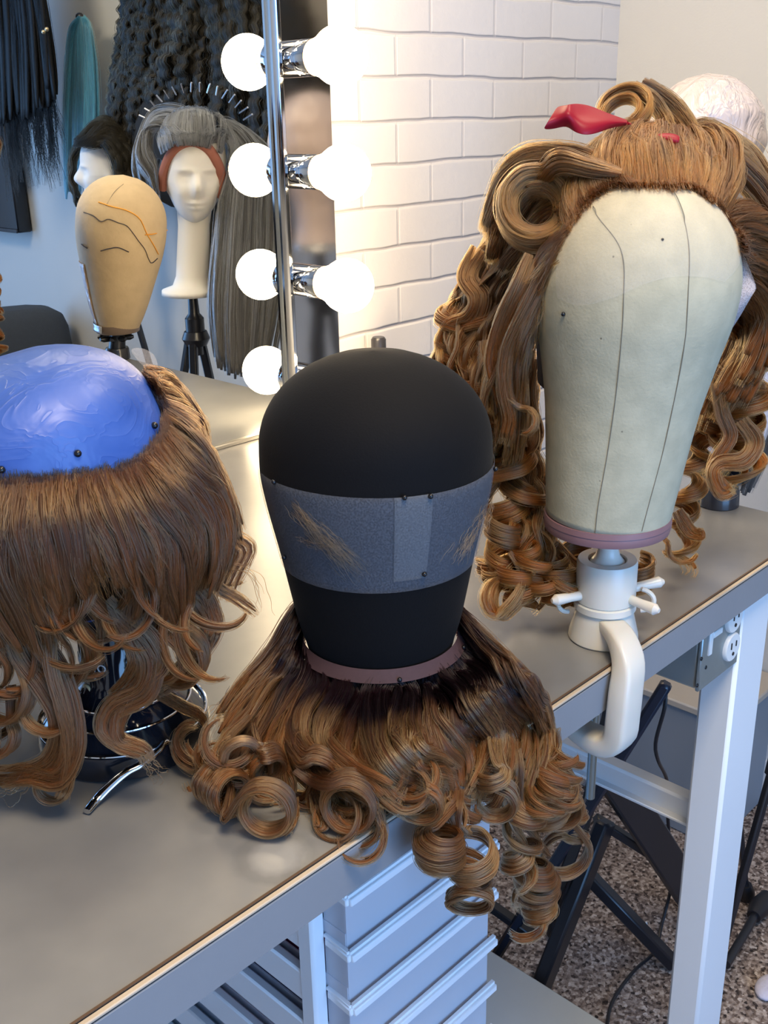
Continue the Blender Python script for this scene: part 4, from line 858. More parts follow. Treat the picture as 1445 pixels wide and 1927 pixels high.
for pts, w_, tn in (([kroot(2), T(712, 1310, .050), T(716, 1375, .048), T(738, 1432, .046), Yp(790, 1482, .392)+[0, 0, .004], Yp(850, 1488, .386)], .022, .55),
                    ([kroot(14), T(768, 1300, .050), T(762, 1360, .049), T(778, 1420, .046), Yp(820, 1462, .390)+[0, 0, .008], Yp(862, 1470, .384)], .020, .50),
                    ([kroot(50), T(858, 1282, .050), T(905, 1325, .049), Yp(936, 1385, .396)+[0, 0, .004], Yp(928, 1435, .386), Yp(898, 1478, .382)], .022, .45),
                    ([kroot(-26), T(640, 1300, .052), T(612, 1355, .045), T(612, 1400, .038), T(655, 1440, .034), T(710, 1470, .028)], .016, .30),
                    ([kroot(-50), T(600, 1290, .050), T(570, 1345, .043), T(572, 1395, .034), T(610, 1430, .030), T(660, 1462, .026)], .014, .22)):
    hero('front_lock', wigc, hm_c, [dict(pts=pts, w=w_, th=.006, ns=150, center=cK, tint=tn, wprof=(.6, 1, .45))])
# curls resting on the bench (ring faces the camera)
def ring(c, r, h, a0, cw, turns, w_, tilt=(0, 0), lead=None, name='curl', parent=None, mats=None, tn=.12, ns=130, place=None, drift=0.0, r1=.8, depth_d=0, squash=1.0, tail=None):
    """barrel curl: ring of pixel radius r around pixel c, ribbon wide along the ring's axis"""
    cen = (place or (lambda x, y: T(x, y, h)))(*c); dpt = float(np.dot(cen-CAM, MR[:, 2])); rm = r*dpt/FPX
    ax = nrm(camvec(tilt[0], tilt[1], 1)); e1 = nrm(camvec(1, 0, 0)-ax*np.dot(camvec(1, 0, 0), ax)); e2 = np.cross(ax, e1)
    P = []; n_ = int(18*turns); s_ = 1 if cw else -1
    for i in range(n_+1):
        q = i/n_; a = R2(a0)+s_*q*turns*2*PI; rr_ = rm*(1+(r1-1)*q); P.append(cen+e1*rr_*math.cos(a)+e2*rr_*math.sin(a)+ax*drift*q)
    pre = [np.array(p) for p in (lead or [])]
    return dict(pts=pre+P[(1 if pre else 0)::2], w=w_, th=.0035, ns=ns, wdir=ax, tint=tn, wprof=(.7, 1, .8), n=int(30+34*turns), t0=.35, vary=.12, frizz=.0005)
yh = lambda y0: (lambda x, y: Yp(x, y, y0))
curls = [
 [ring((655, 1508), 50, .020, -150, True, 1.7, .020, (.15, -.25), lead=[T(560, 1440, .03), T(590, 1462, .026)], r1=.86), ],
 [ring((502, 1520), 52, .020, -170, True, 1.5, .018, (.1, -.3), lead=[T(440, 1460, .02), T(430, 1530, .012)], r1=.8)],
 [ring((420, 1482), 40, .018, -130, False, 1.4, .024, (-.9, -.2), lead=[T(440, 1400, .03), T(425, 1430, .028)], r1=.9)],
 [ring((455, 1425), 36, .034, 160, True, 1.2, .008, (-.3, -.4), lead=[T(470, 1350, .04), T(432, 1390, .04)], r1=.9)],
 [ring((600, 1445), 40, .026, -160, True, 1.0, .014, (.3, -.8), lead=[T(540, 1380, .035)], r1=.7)],
 [ring((500, 1440), 38, .026, -120, True, 1.1, .014, (-.4, -.7), lead=[T(480, 1370, .035)], r1=.7)],
 [dict(pts=[T(590, 1490, .015), T(600, 1520, .010), T(610, 1555, .006), T(590, 1560, .004)], w=.008, th=.003, ns=50, tint=.3, t0=.4)],
 [dict(pts=[T(555, 1500, .014), T(552, 1545, .008), T(530, 1575, .004)], w=.006, th=.003, ns=40, tint=.1, t0=.5)],
]
for c_ in curls: hero('curl', wigc, hm_c, c_)
# ringlets hanging in front of the bench edge: helix about a hanging axis, flat ribbon
def ringlet(top, axis_px, y0, r, pitch, turns, w_, hand=1, ph=0.0, tn=.08, lead=None, rend=.8, ns=120, pts_extra=None, place=None, tiltv=(0, 0, 0)):
    pl = place or (lambda x, y, yy=y0: Yp(x, y, yy)); a0 = pl(*axis_px); P = []; n_ = int(16*turns)
    for i in range(n_+1):
        q = i/n_; a = ph+hand*q*turns*2*PI; rr_ = r*(1+(rend-1)*q)*(min(1, .35+q*3*turns/1.5) if lead is not None else 1)
        P.append(a0+np.array([0, 0, -pitch*turns*q])+np.array(tiltv)*q+rr_*(math.cos(a)*RGT+math.sin(a)*FWD))
    pre = [np.array(p) for p in (lead or [])]
    return dict(pts=pre+P[::2], w=w_, th=.003, ns=ns, wdir=(0, 0, 1) if lead is None else None, center=a0-np.array([0, 0, pitch*turns/2]) if lead is not None else None, tint=tn, wprof=(.7, 1, .8), n=int(26+34*turns), t0=.45, vary=.10, frizz=.0005)
hang = [
 ringlet(None, (825, 1560), .372, .0165, .016, 1.9, .015, 1, 2.2, lead=[Yp(850, 1470, .390), Yp(846, 1510, .380)]),
 ringlet(None, (885, 1575), .366, .0175, .024, 1.5, .016, -1, 3.3, lead=[Yp(850, 1490, .386), Yp(848, 1530, .376)]),
 ring((886, 1693), 40, 0, -150, False, 1.35, .010, (.1, -.9), place=yh(.362), lead=[Yp(925, 1640, .352), Yp(915, 1660, .354)], r1=.95, ns=90),
 ring((932, 1505), 38, 0, -110, True, .85, .017, (.1, -.35), place=yh(.374), lead=[Yp(890, 1450, .386), Yp(905, 1462, .38)], tn=.35, r1=.95),
 ring((790, 1508), 42, 0, -170, False, .75, .013, (.2, -.55), place=yh(.378), lead=[Yp(765, 1475, .392)], tn=.30, r1=.9, ns=90),
 ring((1062, 1605), 48, 0, -60, True, .95, .013, (-.1, -.3), place=yh(.392), lead=[Yp(1055, 1520, .392)], tn=.15, r1=.9, ns=100),
 ring((1050, 1520), 44, 0, -120, True, 1.0, .016, (-.2, -.5), place=yh(.388), lead=[Yp(1010, 1430, .39), Yp(1030, 1450, .388)], tn=.12, r1=.85),
 ring((985, 1735), 40, 0, -10, True, .42, .009, (0, -.3), place=yh(.384), lead=[Yp(1005, 1660, .386), Yp(1020, 1700, .386)], tn=.35, r1=.9, ns=70),
 ringlet(None, (1008, 1600), .386, .0150, .022, 2.6, .017, 1, .5, lead=[Yp(1000, 1440, .392), Yp(990, 1520, .388)]),
 ringlet(None, (1035, 1450), .384, .0165, .026, 2.2, .018, -1, 1.5, lead=[Yp(1020, 1370, .405), Yp(1030, 1410, .39)], tn=.15),
 ringlet(None, (985, 1500), .378, .0135, .028, 2.0, .015, 1, 2.5, lead=[Yp(965, 1410, .392), Yp(970, 1450, .384)], tn=.2),
 ringlet(None, (975, 1590), .376, .0120, .026, 1.4, .012, -1, .5, lead=[Yp(950, 1480, .384), Yp(965, 1540, .378)], tn=.2),
 ringlet(None, (1075, 1480), .398, .0130, .026, 2.2, .013, 1, .5, lead=[Yp(1035, 1395, .41), Yp(1060, 1430, .402)], tn=.1),
 ringlet(None, (1015, 1660), .384, .0150, .018, 1.7, .014, -1, .5, tn=.05, ns=110),
 ringlet(None, (930, 1440), .374, .0130, .020, 1.0, .012, -1, .5, lead=[Yp(930, 1390, .388)], tn=.3),
]
for l in hang: hero('ringlet', wigc, hm_c, [l])
# lace edge of this wig around the rim of the head
G = []
for i in range(61):
    ph = -150+300*i/60; row = []
    for j in range(5):
        v_ = j/4; row.append(kroot(ph, r=.0585+.006*v_, z=.964-.008*v_+(.022*max(0, abs(ph)-80)/70)))
    G.append(row)
MB().grid(G).build('lace_edge', mat('lace_edge', (.055, .026, .030), .8, var=.2, scale=300), wigc)
for ph in (-60, 12, 75): pin(kroot(ph, .064, .958), (0, 0, 0), wigc, .0018)
# brow tufts on the lace strip
hb = hair_mats('brow_hair', (.10, .055, .03), (.13, .075, .04), (.15, .085, .045), (.22, .14, .08))
def tuft(px0, px1, n_, wid, seed, label):
    h = Hair(sr=.00013, core=False); r_ = np.random.default_rng(seed)
    a = np.array(px0, float); b_ = np.array(px1, float); d_ = b_-a; nn_ = np.array([-d_[1], d_[0]])/np.linalg.norm(d_)
    for i in range(n_):
        s0 = r_.uniform(-.02, .72); s1 = s0+r_.uniform(.22, .40); o0 = r_.normal()*wid*(.5+.3*s0); o1 = o0*1.2+r_.normal()*wid*.35; P = []
        for q in (0, .5, 1):
            s_ = s0+(s1-s0)*q; pxp = a+d_*s_+nn_*(o0+(o1-o0)*q); t, ph = t_at(pxp[0], pxp[1], K0, K1, KR, (.1, .75)); P.append(surf(K0, K1, KR, t, ph, .003+.004*q))
        h.lock(P, w=.0006, th=.0006, ns=1, core=0, n=8, frizz=.0006, vary=.4, tint=r_.uniform(0, .4))
    o = h.build('brow_tuft', lband, hb, label)
tuft((548, 945), (690, 1082), 170, 13, 1, 'loose light-brown hairs of the left brow')
tuft((560, 1012), (660, 1030), 40, 8, 3, None)
tuft((926, 938), (838, 1062), 110, 11, 2, 'loose light-brown hairs of the right brow')

# ================================================================== WIG ON THE BLUE HEAD
hm_l = hair_mats('brown_hair', (.045, .018, .009), (.082, .032, .012), (.21, .073, .019), (.34, .165, .06))
wigl = thing('wavy_brown_wig', B0, 'long brown wig with loose curled ends hanging from the blue head', 'wig')
bc = (B0+B1)/2
def bsurf(px, py, off=.001):
    t, ph = t_at(px, py, B0, B1, BR); return surf(B0, B1, BR, t, ph, off)
HBL = (B0, B1, BR)
GL = [
 [bsurf(-70, 905), D(-95, 1000, .612), D(-100, 1080, .620), D(-90, 1160, .635), D(-60, 1250, .65)],
 [bsurf(-10, 902), D(-25, 1000, .606), D(-20, 1080, .612), D(10, 1160, .630), D(60, 1240, .65)],
 [bsurf(45, 900), D(40, 990, .604), D(55, 1070, .612), D(90, 1140, .630), D(140, 1200, .65)],
 [bsurf(100, 896), D(105, 980, .606), D(108, 1060, .614), D(120, 1130, .632), D(170, 1190, .65)],
 [bsurf(160, 890), D(180, 960, .614), D(215, 1040, .620), D(235, 1110, .636), D(250, 1170, .655)],
 [bsurf(220, 882), D(255, 950, .630), D(300, 1030, .638), D(310, 1100, .650), D(320, 1160, .668)],
 [bsurf(268, 855), D(318, 920, .650), D(368, 990, .662), D(372, 1060, .672), D(350, 1130, .685)],
 [bsurf(296, 815), D(358, 880, .675), D(412, 950, .688), D(425, 1030, .695), D(400, 1110, .705)],
 [bsurf(303, 775), D(362, 825, .700), D(408, 890, .712), D(440, 970, .720), D(455, 1040, .725)],
 [bsurf(300, 740), D(345, 780, .715), D(380, 840, .73), D(405, 900, .74), D(430, 980, .745)],
 [bsurf(290, 705), D(325, 740, .735), D(356, 790, .75), D(378, 840, .76), D(392, 900, .765)],
 [D(282, 690, .75), D(312, 712, .765), D(345, 760, .775), D(370, 810, .78), D(385, 860, .785)],
]
H = Hair(sr=.00021)
for i in range(290):
    x = U(0, 11) if i > 24 else U(7, 11); g = jit(guides(GL, x), .0045, .12)
    if rs.random() < .35: g = [np.array(p)+nrm(bc-np.array(p))*.012 if k else p for k, p in enumerate(g)]
    if 2.0 < x < 5 and rs.random() < .85: g = g[:4]
    k_ = U(.35, 1) if x > 6.5 else 1
    cv = dict(axis=camvec(U(-.5, .5), U(-.9, .3), 1 if rs.random() < .5 else -1), r0=U(.018, .03), r1=U(.010, .016), turns=U(.15, .5), drift=U(-.01, .01), dvec=(0, 0, -.02)) if (rs.random() < .4 and x < 5.5) else None
    H.lock(g, w=U(.007, .016), th=U(.003, .006), ns=42, curl=cv, center=bc-[0, 0, .03], cs=.06, tint=U(0, .16) if rs.random() < .75 else U(.15, .5), wprof=(.7, 1, .45), head=HBL, wave=(U(.001, .0035), U(.06, .10), U(0, 6), 'w'))
# the sides and back of the wig, away from the camera
for i in range(130):
    ph = U(1.9, 6.05); a = surf(B0, B1, BR, .70, ph, .002); o_ = a-(B0+(B1-B0)*.7); o_ = nrm([o_[0], o_[1], 0]); q = min(1, max(0, (ph-1.9)/1.0))
    P = [a, a+o_*.018-np.array([0, 0, .035]), a+o_*.024-np.array([0, 0, .075]), a+o_*.022-np.array([0, 0, .115]), a+o_*U(.01, .03)-np.array([0, 0, .15])]
    H.lock(jit(P, .005, .1), w=U(.010, .020), th=U(.004, .006), ns=30, center=bc-[0, 0, .03], cs=.05, tint=U(0, .2), wprof=(.7, 1, .4), head=HBL, wave=(U(.001, .0035), U(.06, .10), U(0, 6), 'w'), curl=dict(axis=np.cross(o_, (0, 0, 1))*(1 if rs.random() < .5 else -1), r0=.022, r1=.012, turns=U(.2, .6), dvec=(0, 0, -.015)) if rs.random() < .5 else None)
# fine hairline hairs over the film
def fringe(H, G, n, x1, head, tints, jitter=.003, first=.0012, thin=(.2, 1.0), wav=None):   # single fine hairs from the hairline on
    for i in range(n):
        g = guides(G, U(0, x1)); a = np.array(g[0]); d_ = nrm(np.array(g[1])-a); f_ = U(*thin)
        P = crom([a-d_*U(0, .006)+rs.normal(size=3)*first]+[np.array(p)+rs.normal(size=3)*jitter for p in g[1:]], 40)[:max(8, int(40*f_))]
        H.lock(list(P[::6])+[P[-1]], w=.004, th=.0015, ns=6, core=0, n=16, tint=U(*tints), wprof=(.9, 1, 1.2), head=head, vary=.6, t0=0)
fringe(H, GL, 520, 10.6, HBL, (.05, .45))
# dark inner cap so that the hair has a body behind
H.build('hair', wigl, hm_l)
MB().lathe(B0+(B1-B0)*.02, B0+(B1-B0)*.40, [(t_, float(np.interp(.02+.38*t_, TT, RR(BR)))+.0012) for t_ in np.linspace(0, 1, 14)], n=48).build('cap', mat('wig_cap_dark', (.03, .018, .014), .8), wigl)
hl = [
 # left cluster
 [dict(pts=[D(60, 1080, .64), D(40, 1150, .645), D(38, 1220, .65), D(82, 1290, .655), D(112, 1350, .66), D(104, 1420, .67), D(60, 1455, .68), D(0, 1462, .69), D(-50, 1450, .70)], w=.015, th=.005, ns=170, tint=.12, t0=.3)],
 [dict(pts=[D(20, 1110, .64), D(62, 1190, .645), D(105, 1250, .65), D(132, 1330, .655), D(136, 1410, .662), D(110, 1462, .672), D(50, 1456, .68), D(-10, 1470, .69)], w=.013, th=.005, ns=150, tint=.1, t0=.3)],
 [dict(pts=[D(130, 1120, .64), D(98, 1180, .645), D(94, 1250, .645), D(116, 1330, .65), D(132, 1400, .66), D(128, 1470, .67), D(108, 1515, .68)], w=.009, th=.004, ns=110, tint=.2, t0=.35)],
 [ring((98, 1478), 32, 0, -60, True, 1.0, .008, (0, -.2), place=lambda x, y: D(x, y, .685), lead=[D(148, 1400, .672), D(140, 1440, .676)], r1=.9, ns=60)],
 [ring((5, 1300), 62, 0, -60, True, 1.0, .013, (.3, 0), place=lambda x, y: D(x, y, .66), lead=[D(0, 1180, .655)], r1=.8, ns=110)],
 [ring((95, 1325), 58, 0, -80, False, .8, .010, (0, 0), place=lambda x, y: D(x, y, .66), lead=[D(60, 1210, .66)], r1=.8, ns=90, tn=.25)],
 [ring((-5, 1380), 42, 0, -60, True, 1.0, .010, (.3, 0), place=lambda x, y: D(x, y, .665), lead=[D(20, 1290, .66)], r1=.8, ns=80)],
 # centre curls in front of the stand
 [dict(pts=[D(265, 1110, .65), D(248, 1155, .655), D(262, 1200, .66), D(285, 1245, .665), D(270, 1300, .67), D(215, 1330, .672), D(198, 1370, .675), D(230, 1400, .678), D(275, 1415, .68), D(285, 1448, .684)], w=.015, th=.005, ns=170, tint=.22, t0=.3)],
 [dict(pts=[D(200, 1130, .65), D(240, 1170, .655), D(280, 1200, .66), D(300, 1250, .665), D(262, 1290, .67), D(225, 1345, .672), D(222, 1395, .675), D(262, 1405, .68)], w=.012, th=.004, ns=110, tint=.15, t0=.3)],
 [ring((330, 1235), 62, 0, -90, True, .62, .014, (.3, -.3), place=lambda x, y: D(x, y, .695), lead=[D(300, 1120, .68), D(315, 1160, .69)], r1=.85, ns=120, tn=.25)],
 [ring((300, 1240), 48, 0, -80, True, .70, .011, (.2, -.2), place=lambda x, y: D(x, y, .68), lead=[D(255, 1150, .67)], r1=.85, ns=90, tn=.12)],
 [ring((350, 1195), 50, 0, -70, True, .55, .012, (-.4, -.4), place=lambda x, y: D(x, y, .705), lead=[D(345, 1090, .70), D(365, 1130, .70)], r1=.85, ns=110, tn=.4)],
 [dict(pts=[D(355, 1090, .705), D(385, 1140, .708), D(395, 1185, .71), D(375, 1225, .71), D(335, 1275, .71), D(280, 1310, .70)], w=.014, th=.004, ns=130, tint=.3, t0=.35)],
 [dict(pts=[D(290, 1300, .70), D(330, 1320, .72), D(375, 1345, .74), D(388, 1370, .75)], w=.008, th=.003, ns=60, tint=.4, t0=.4)],
 [dict(pts=[D(205, 1150, .65), D(232, 1200, .655), D(248, 1245, .66), D(232, 1280, .67), D(200, 1312, .675)], w=.006, th=.003, ns=60, tint=.2, t0=.4)],
 # right flicks
 [dict(pts=[D(385, 900, .72), D(400, 960, .725), D(425, 1010, .73), D(462, 1035, .735), D(445, 1075, .735), D(430, 1110, .735), D(425, 1145, .735)], w=.016, th=.003, ns=70, tint=.15, t0=.25, spread=1.2, core=.3)],
 [dict(pts=[D(370, 1020, .72), D(388, 1070, .72), D(410, 1105, .725), D(450, 1128, .73), D(492, 1158, .735)], w=.010, th=.003, ns=55, tint=.2, t0=.35, core=.4)],
 [dict(pts=[D(330, 1080, .69), D(380, 1120, .70), D(400, 1170, .705), D(392, 1205, .705)], w=.016, th=.004, ns=120, tint=.35, t0=.35)],
]
for l in hl: hero('curl', wigl, hm_l, l)
hw = Hair(); hw.wisps([D(60, 1450, .68), D(20, 1490, .70), D(-20, 1480, .70)], 14, .006); hw.wisps([D(250, 1400, .68), D(285, 1440, .69), D(300, 1455, .70)], 14, .006); hw.wisps([D(130, 1470, .68), D(112, 1520, .685)], 10, .003); hw.wisps([D(420, 1060, .73), D(470, 1080, .735), D(500, 1160, .74)], 6, .006)
hw.build('stray_hairs', wigl, hm_l)

# ================================================================== CURLY WIG ON THE CANVAS HEAD
hm_r = hair_mats('auburn_hair', (.11, .046, .017), (.155, .060, .018), (.36, .105, .014), (.38, .18, .058))  # tips coloured more orange to stand in for the bulbs' warm backlight
wigr = thing('ringlet_wig', C0+[0, 0, .2], 'honey-brown ringlet wig with a victory roll and topknot on the canvas head', 'wig')
cc = (C0+C1)/2
def csurf(px, py, off=.002):
    t, ph = t_at(px, py, C0, C1, CR, (.02, .97)); return surf(C0, C1, CR, t, ph, off)
Zc = lambda px, py, d: D(px, py, d)
# pompadour: from the hairline up and back to the ribbon
HC = (C0, C1, CR)
GP = [
 [csurf(1075, 425), D(1066, 372, .785), D(1090, 318, .805), D(1140, 275, .83), D(1190, 258, .85)],
 [csurf(1105, 385), D(1098, 335, .785), D(1118, 288, .805), D(1160, 255, .83), D(1200, 252, .855)],
 [csurf(1150, 352), D(1138, 308, .780), D(1152, 268, .800), D(1185, 244, .83), D(1215, 250, .86)],
 [csurf(1205, 338), D(1195, 292, .775), D(1196, 258, .800), D(1215, 242, .83), D(1235, 252, .86)],
 [csurf(1258, 340), D(1250, 295, .775), D(1244, 262, .805), D(1248, 246, .84), D(1252, 258, .87)],
 [csurf(1300, 356), D(1302, 306, .785), D(1292, 272, .815), D(1282, 256, .85), D(1275, 262, .88)],
 [csurf(1335, 380), D(1348, 325, .800), D(1345, 285, .835), D(1325, 258, .87), D(1290, 258, .90)],
 [csurf(1355, 402), D(1388, 350, .825), D(1392, 300, .865), D(1365, 262, .90), D(1310, 248, .93)],
]
H = Hair(sr=.00022)
for i in range(150):
    x = U(0, 7); g = jit(guides(GP, x), .004, .05)
    H.lock(g, w=U(.007, .014), th=U(.003, .005), ns=46, center=cc, tint=U(.05, .4), wprof=(.75, 1, .8), t1=.6, cs=.10, head=HC, wave=(U(.0005, .0015), .06, U(0, 6), 'w'))
fringe(H, GP, 420, 7, HC, (.1, .6))
# right side: swept back and out of frame
GR = [
 [csurf(1350, 400), D(1395, 388, .82), D(1430, 392, .85), D(1452, 425, .87), D(1455, 490, .89)],
 [csurf(1372, 430), D(1405, 425, .83), D(1435, 445, .86), D(1455, 495, .88), D(1452, 560, .90)],
 [csurf(1385, 465), D(1412, 475, .84), D(1440, 505, .87), D(1450, 560, .89), D(1440, 640, .90)],
 [csurf(1388, 500)+FWD*.02, D(1422, 530, .86), D(1445, 570, .89), D(1438, 630, .90), D(1410, 700, .91)],
 [csurf(1380, 540)+FWD*.04, D(1418, 590, .90), D(1430, 650, .91), D(1405, 710, .92), D(1372, 770, .93)],
 [csurf(1370, 560)+FWD*.05, D(1395, 600, .93), D(1390, 660, .94), D(1360, 720, .94), D(1330, 780, .94)],
 [csurf(1360, 580)+FWD*.06, D(1370, 640, .95), D(1350, 700, .95), D(1325, 760, .95), D(1305, 820, .95)],
]
for i in range(80):
    x = U(0, 6); g = jit(guides(GR, x), .005, .1)
    H.lock(g, w=U(.012, .022), th=U(.004, .007), ns=42, center=cc, head=HC, cs=.1, tint=U(0, .3), wprof=(.75, 1, .7), wave=(U(.0005, .0015), U(.05, .08), U(0, 6), 'w'), t1=.8)
# hump behind the topknot
GB = [[D(1260, 275, .89), D(1310, 240, .93), D(1365, 258, .94), D(1405, 300, .94), D(1432, 360, .93), D(1452, 430, .92)],
      [D(1280, 290, .87), D(1335, 262, .90), D(1390, 295, .90), D(1422, 340, .90), D(1445, 400, .90), D(1455, 460, .90)],
      [D(1300, 320, .83), D(1350, 300, .85), D(1395, 335, .86), D(1428, 375, .87), D(1450, 430, .88), D(1455, 490, .89)]]
for i in range(46):
    g = jit(guides(GB, U(0, 2)), .005, .3); H.lock(g, w=U(.012, .02), th=U(.004, .006), ns=44, center=cc, tint=U(.05, .35), wprof=(.8, 1, .8), t1=.7)
# left side: straight inner part below the roll
GI = [
 [csurf(1075, 430), D(1045, 480, .800), D(1000, 545, .815), D(955, 610, .835), D(915, 680, .86), D(905, 740, .88)],
 [csurf(1052, 470), D(1028, 520, .795), D(985, 585, .81), D(945, 655, .83), D(920, 720, .85), D(930, 790, .87)],
 [csurf(1035, 510), D(1010, 555, .800), D(978, 615, .81), D(955, 680, .83), D(945, 750, .85), D(950, 820, .87)],
 [csurf(1020, 550), D(998, 600, .810), D(978, 660, .82), D(970, 720, .84), D(965, 780, .855), D(960, 850, .875)],
 [csurf(1008, 590), D(992, 640, .835), D(984, 700, .85), D(986, 760, .86), D(980, 830, .88), D(960, 890, .90)],
]
for i in range(70):
    g = jit(guides(GI, U(0, 4)), .0045, .1)
    H.lock(g, w=U(.009, .016), th=U(.003, .005), ns=44, center=cc, tint=U(0, .35), head=HC, wprof=(.6, 1, .8), wave=(U(.0005, .002), .05, U(0, 6), 'w'), t1=.7)
fringe(H, GI, 240, 4, HC, (.3, .7), jitter=.004, first=.0025, thin=(.08, .8))
# outer left fall of curls and the long column below
GO = [
 [D(960, 420, .92), D(915, 470, .93), D(880, 530, .94), D(852, 595, .94), D(838, 660, .94), D(850, 720, .94)],
 [D(985, 450, .90), D(940, 500, .91), D(905, 560, .92), D(880, 620, .92), D(865, 680, .92), D(880, 740, .92)],
 [D(1000, 470, .89), D(965, 540, .895), D(930, 610, .90), D(905, 680, .905), D(900, 750, .91), D(930, 830, .92)],
 [D(975, 540, .90), D(940, 640, .91), D(920, 730, .92), D(940, 830, .93), D(965, 930, .93), D(960, 1020, .92)],
 [D(990, 620, .90), D(965, 720, .91), D(965, 820, .92), D(985, 910, .93), D(1000, 1000, .92), D(990, 1070, .91)],
 [D(1005, 700, .92), D(1005, 800, .93), D(1010, 880, .935), D(1015, 960, .935), D(1030, 1030, .93), D(1035, 1085, .93)],
]
for i in range(120):
    x = U(0, 5); g = jit(guides(GO, x), .006, .3)
    cv = dict(axis=nrm(np.array([U(-.4, .4), U(-.4, .4), 1 if rs.random() < .5 else -1])), r0=U(.012, .018), r1=U(.008, .012), turns=U(.6, 1.5), drift=U(.0, .02), dvec=(0, 0, -.018)) if x < 2.2 or x > 3.5 else None
    H.lock(g, w=U(.010, .018), th=U(.004, .006), ns=42, curl=cv, center=cc, tint=U(0, .25), wprof=(.8, 1, .6), t0=.25, wave=(U(.003, .007), U(.035, .06), U(0, 6), 'w' if rs.random() < .5 else 'n'))
H.build('hair', wigr, hm_r)
# dark cap under the hair, at the back of the head
cb = C0+FWD*.030; ct = C1+FWD*.022
MB().lathe(cb+[0, 0, .10], ct-[0, 0, .012], [(t_, float(np.interp(.40+.58*t_, TT, RR(CR)))*.90) for t_ in np.linspace(0, .97, 16)], n=48).build('cap', mat('wig_cap_dark', (.03, .018, .014), .8), wigr)
# victory roll: broad coil that faces the camera
def coil(c, r_px, d, turns, a0, w_, r1, shift, tn, ns, lead, th=.007):
    cen = D(*c, d); rm = r_px*d/FPX; ax = nrm(camvec(.12, .05, 1)); e1 = nrm(camvec(1, 0, 0)-ax*np.dot(camvec(1, 0, 0), ax)); e2 = np.cross(ax, e1); P = [np.array(p) for p in lead]; n_ = int(10*turns)
    for i in range(n_+1):
        q = i/n_; a = R2(a0)-q*turns*2*PI; r_ = rm*(1+(r1-1)*q); P.append(cen+ax*shift+e1*r_*math.cos(a)+e2*r_*math.sin(a))
    return dict(pts=P, w=w_, th=th, ns=ns, wdir=ax, tint=tn, wprof=(.8, 1, .9), n=int(40+36*turns), t0=.05, t1=.55, vary=.06, frizz=.0005)
GS = [[csurf(1200, 340), D(1150, 316, .790), D(1090, 290, .795), D(1030, 284, .805), D(985, 292, .82), D(948, 325, .84), D(925, 380, .86), D(905, 440, .88)],
      [csurf(1165, 350), D(1120, 328, .790), D(1080, 312, .800), D(1035, 304, .812), D(990, 312, .828), D(955, 350, .845), D(935, 410, .865), D(918, 460, .88)],
      [csurf(1120, 375), D(1095, 358, .790), D(1070, 350, .80), D(1040, 352, .82), D(1010, 375, .84), D(985, 415, .855), D(965, 450, .87), D(945, 490, .885)],
      [csurf(1085, 412), D(1068, 405, .792), D(1048, 405, .81), D(1025, 420, .83), D(1005, 445, .845), D(985, 475, .86), D(965, 500, .87), D(945, 530, .885)]]
H = Hair(sr=.0002)
for i in range(90):
    x = U(0, 3) if i > 50 else U(0, 1); H.lock(jit(guides(GS, x), .003, .1), w=U(.008, .014), th=.005, ns=46, center=D(1020, 400, .90), head=HC, tint=U(.2, .6), wprof=(.75, 1, .8), t1=.5, cs=.1)
fringe(H, GS, 120, 3, HC, (.2, .6), thin=(.1, .6))
# hair behind the roll, seen through its eye
for i in range(26):
    x0 = U(950, 1060); H.lock([D(x0, 330, .87), D(x0-12, 380, .87), D(x0-20, 440, .875), D(x0-40, 500, .88)], w=.018, th=.006, ns=40, center=cc, tint=U(0, .1), t1=.5, wave=(.003, .05, U(0, 6), 'w'))
H.build('swept_hair', wigr, hm_r)
for (rp, tr, w_, sh, rr1, tn) in ((70, 1.35, .032, .010, .88, .34), (63, 1.3, .032, .011, .86, .28), (57, 1.2, .032, .012, .86, .36), (51, 1.2, .030, .014, .86, .25), (45, 1.1, .030, .017, .88, .30)):
    hero('roll_coil', wigr, hm_r, [coil((1011, 384), rp, .800, tr, -78, w_, rr1, sh, tn, 330, [D(1165, 336+(70-rp)*.3, .782), D(1110, 318+(70-rp)*.7, .785), D(1055, 303+(70-rp)*.9, .792)], th=.006)])
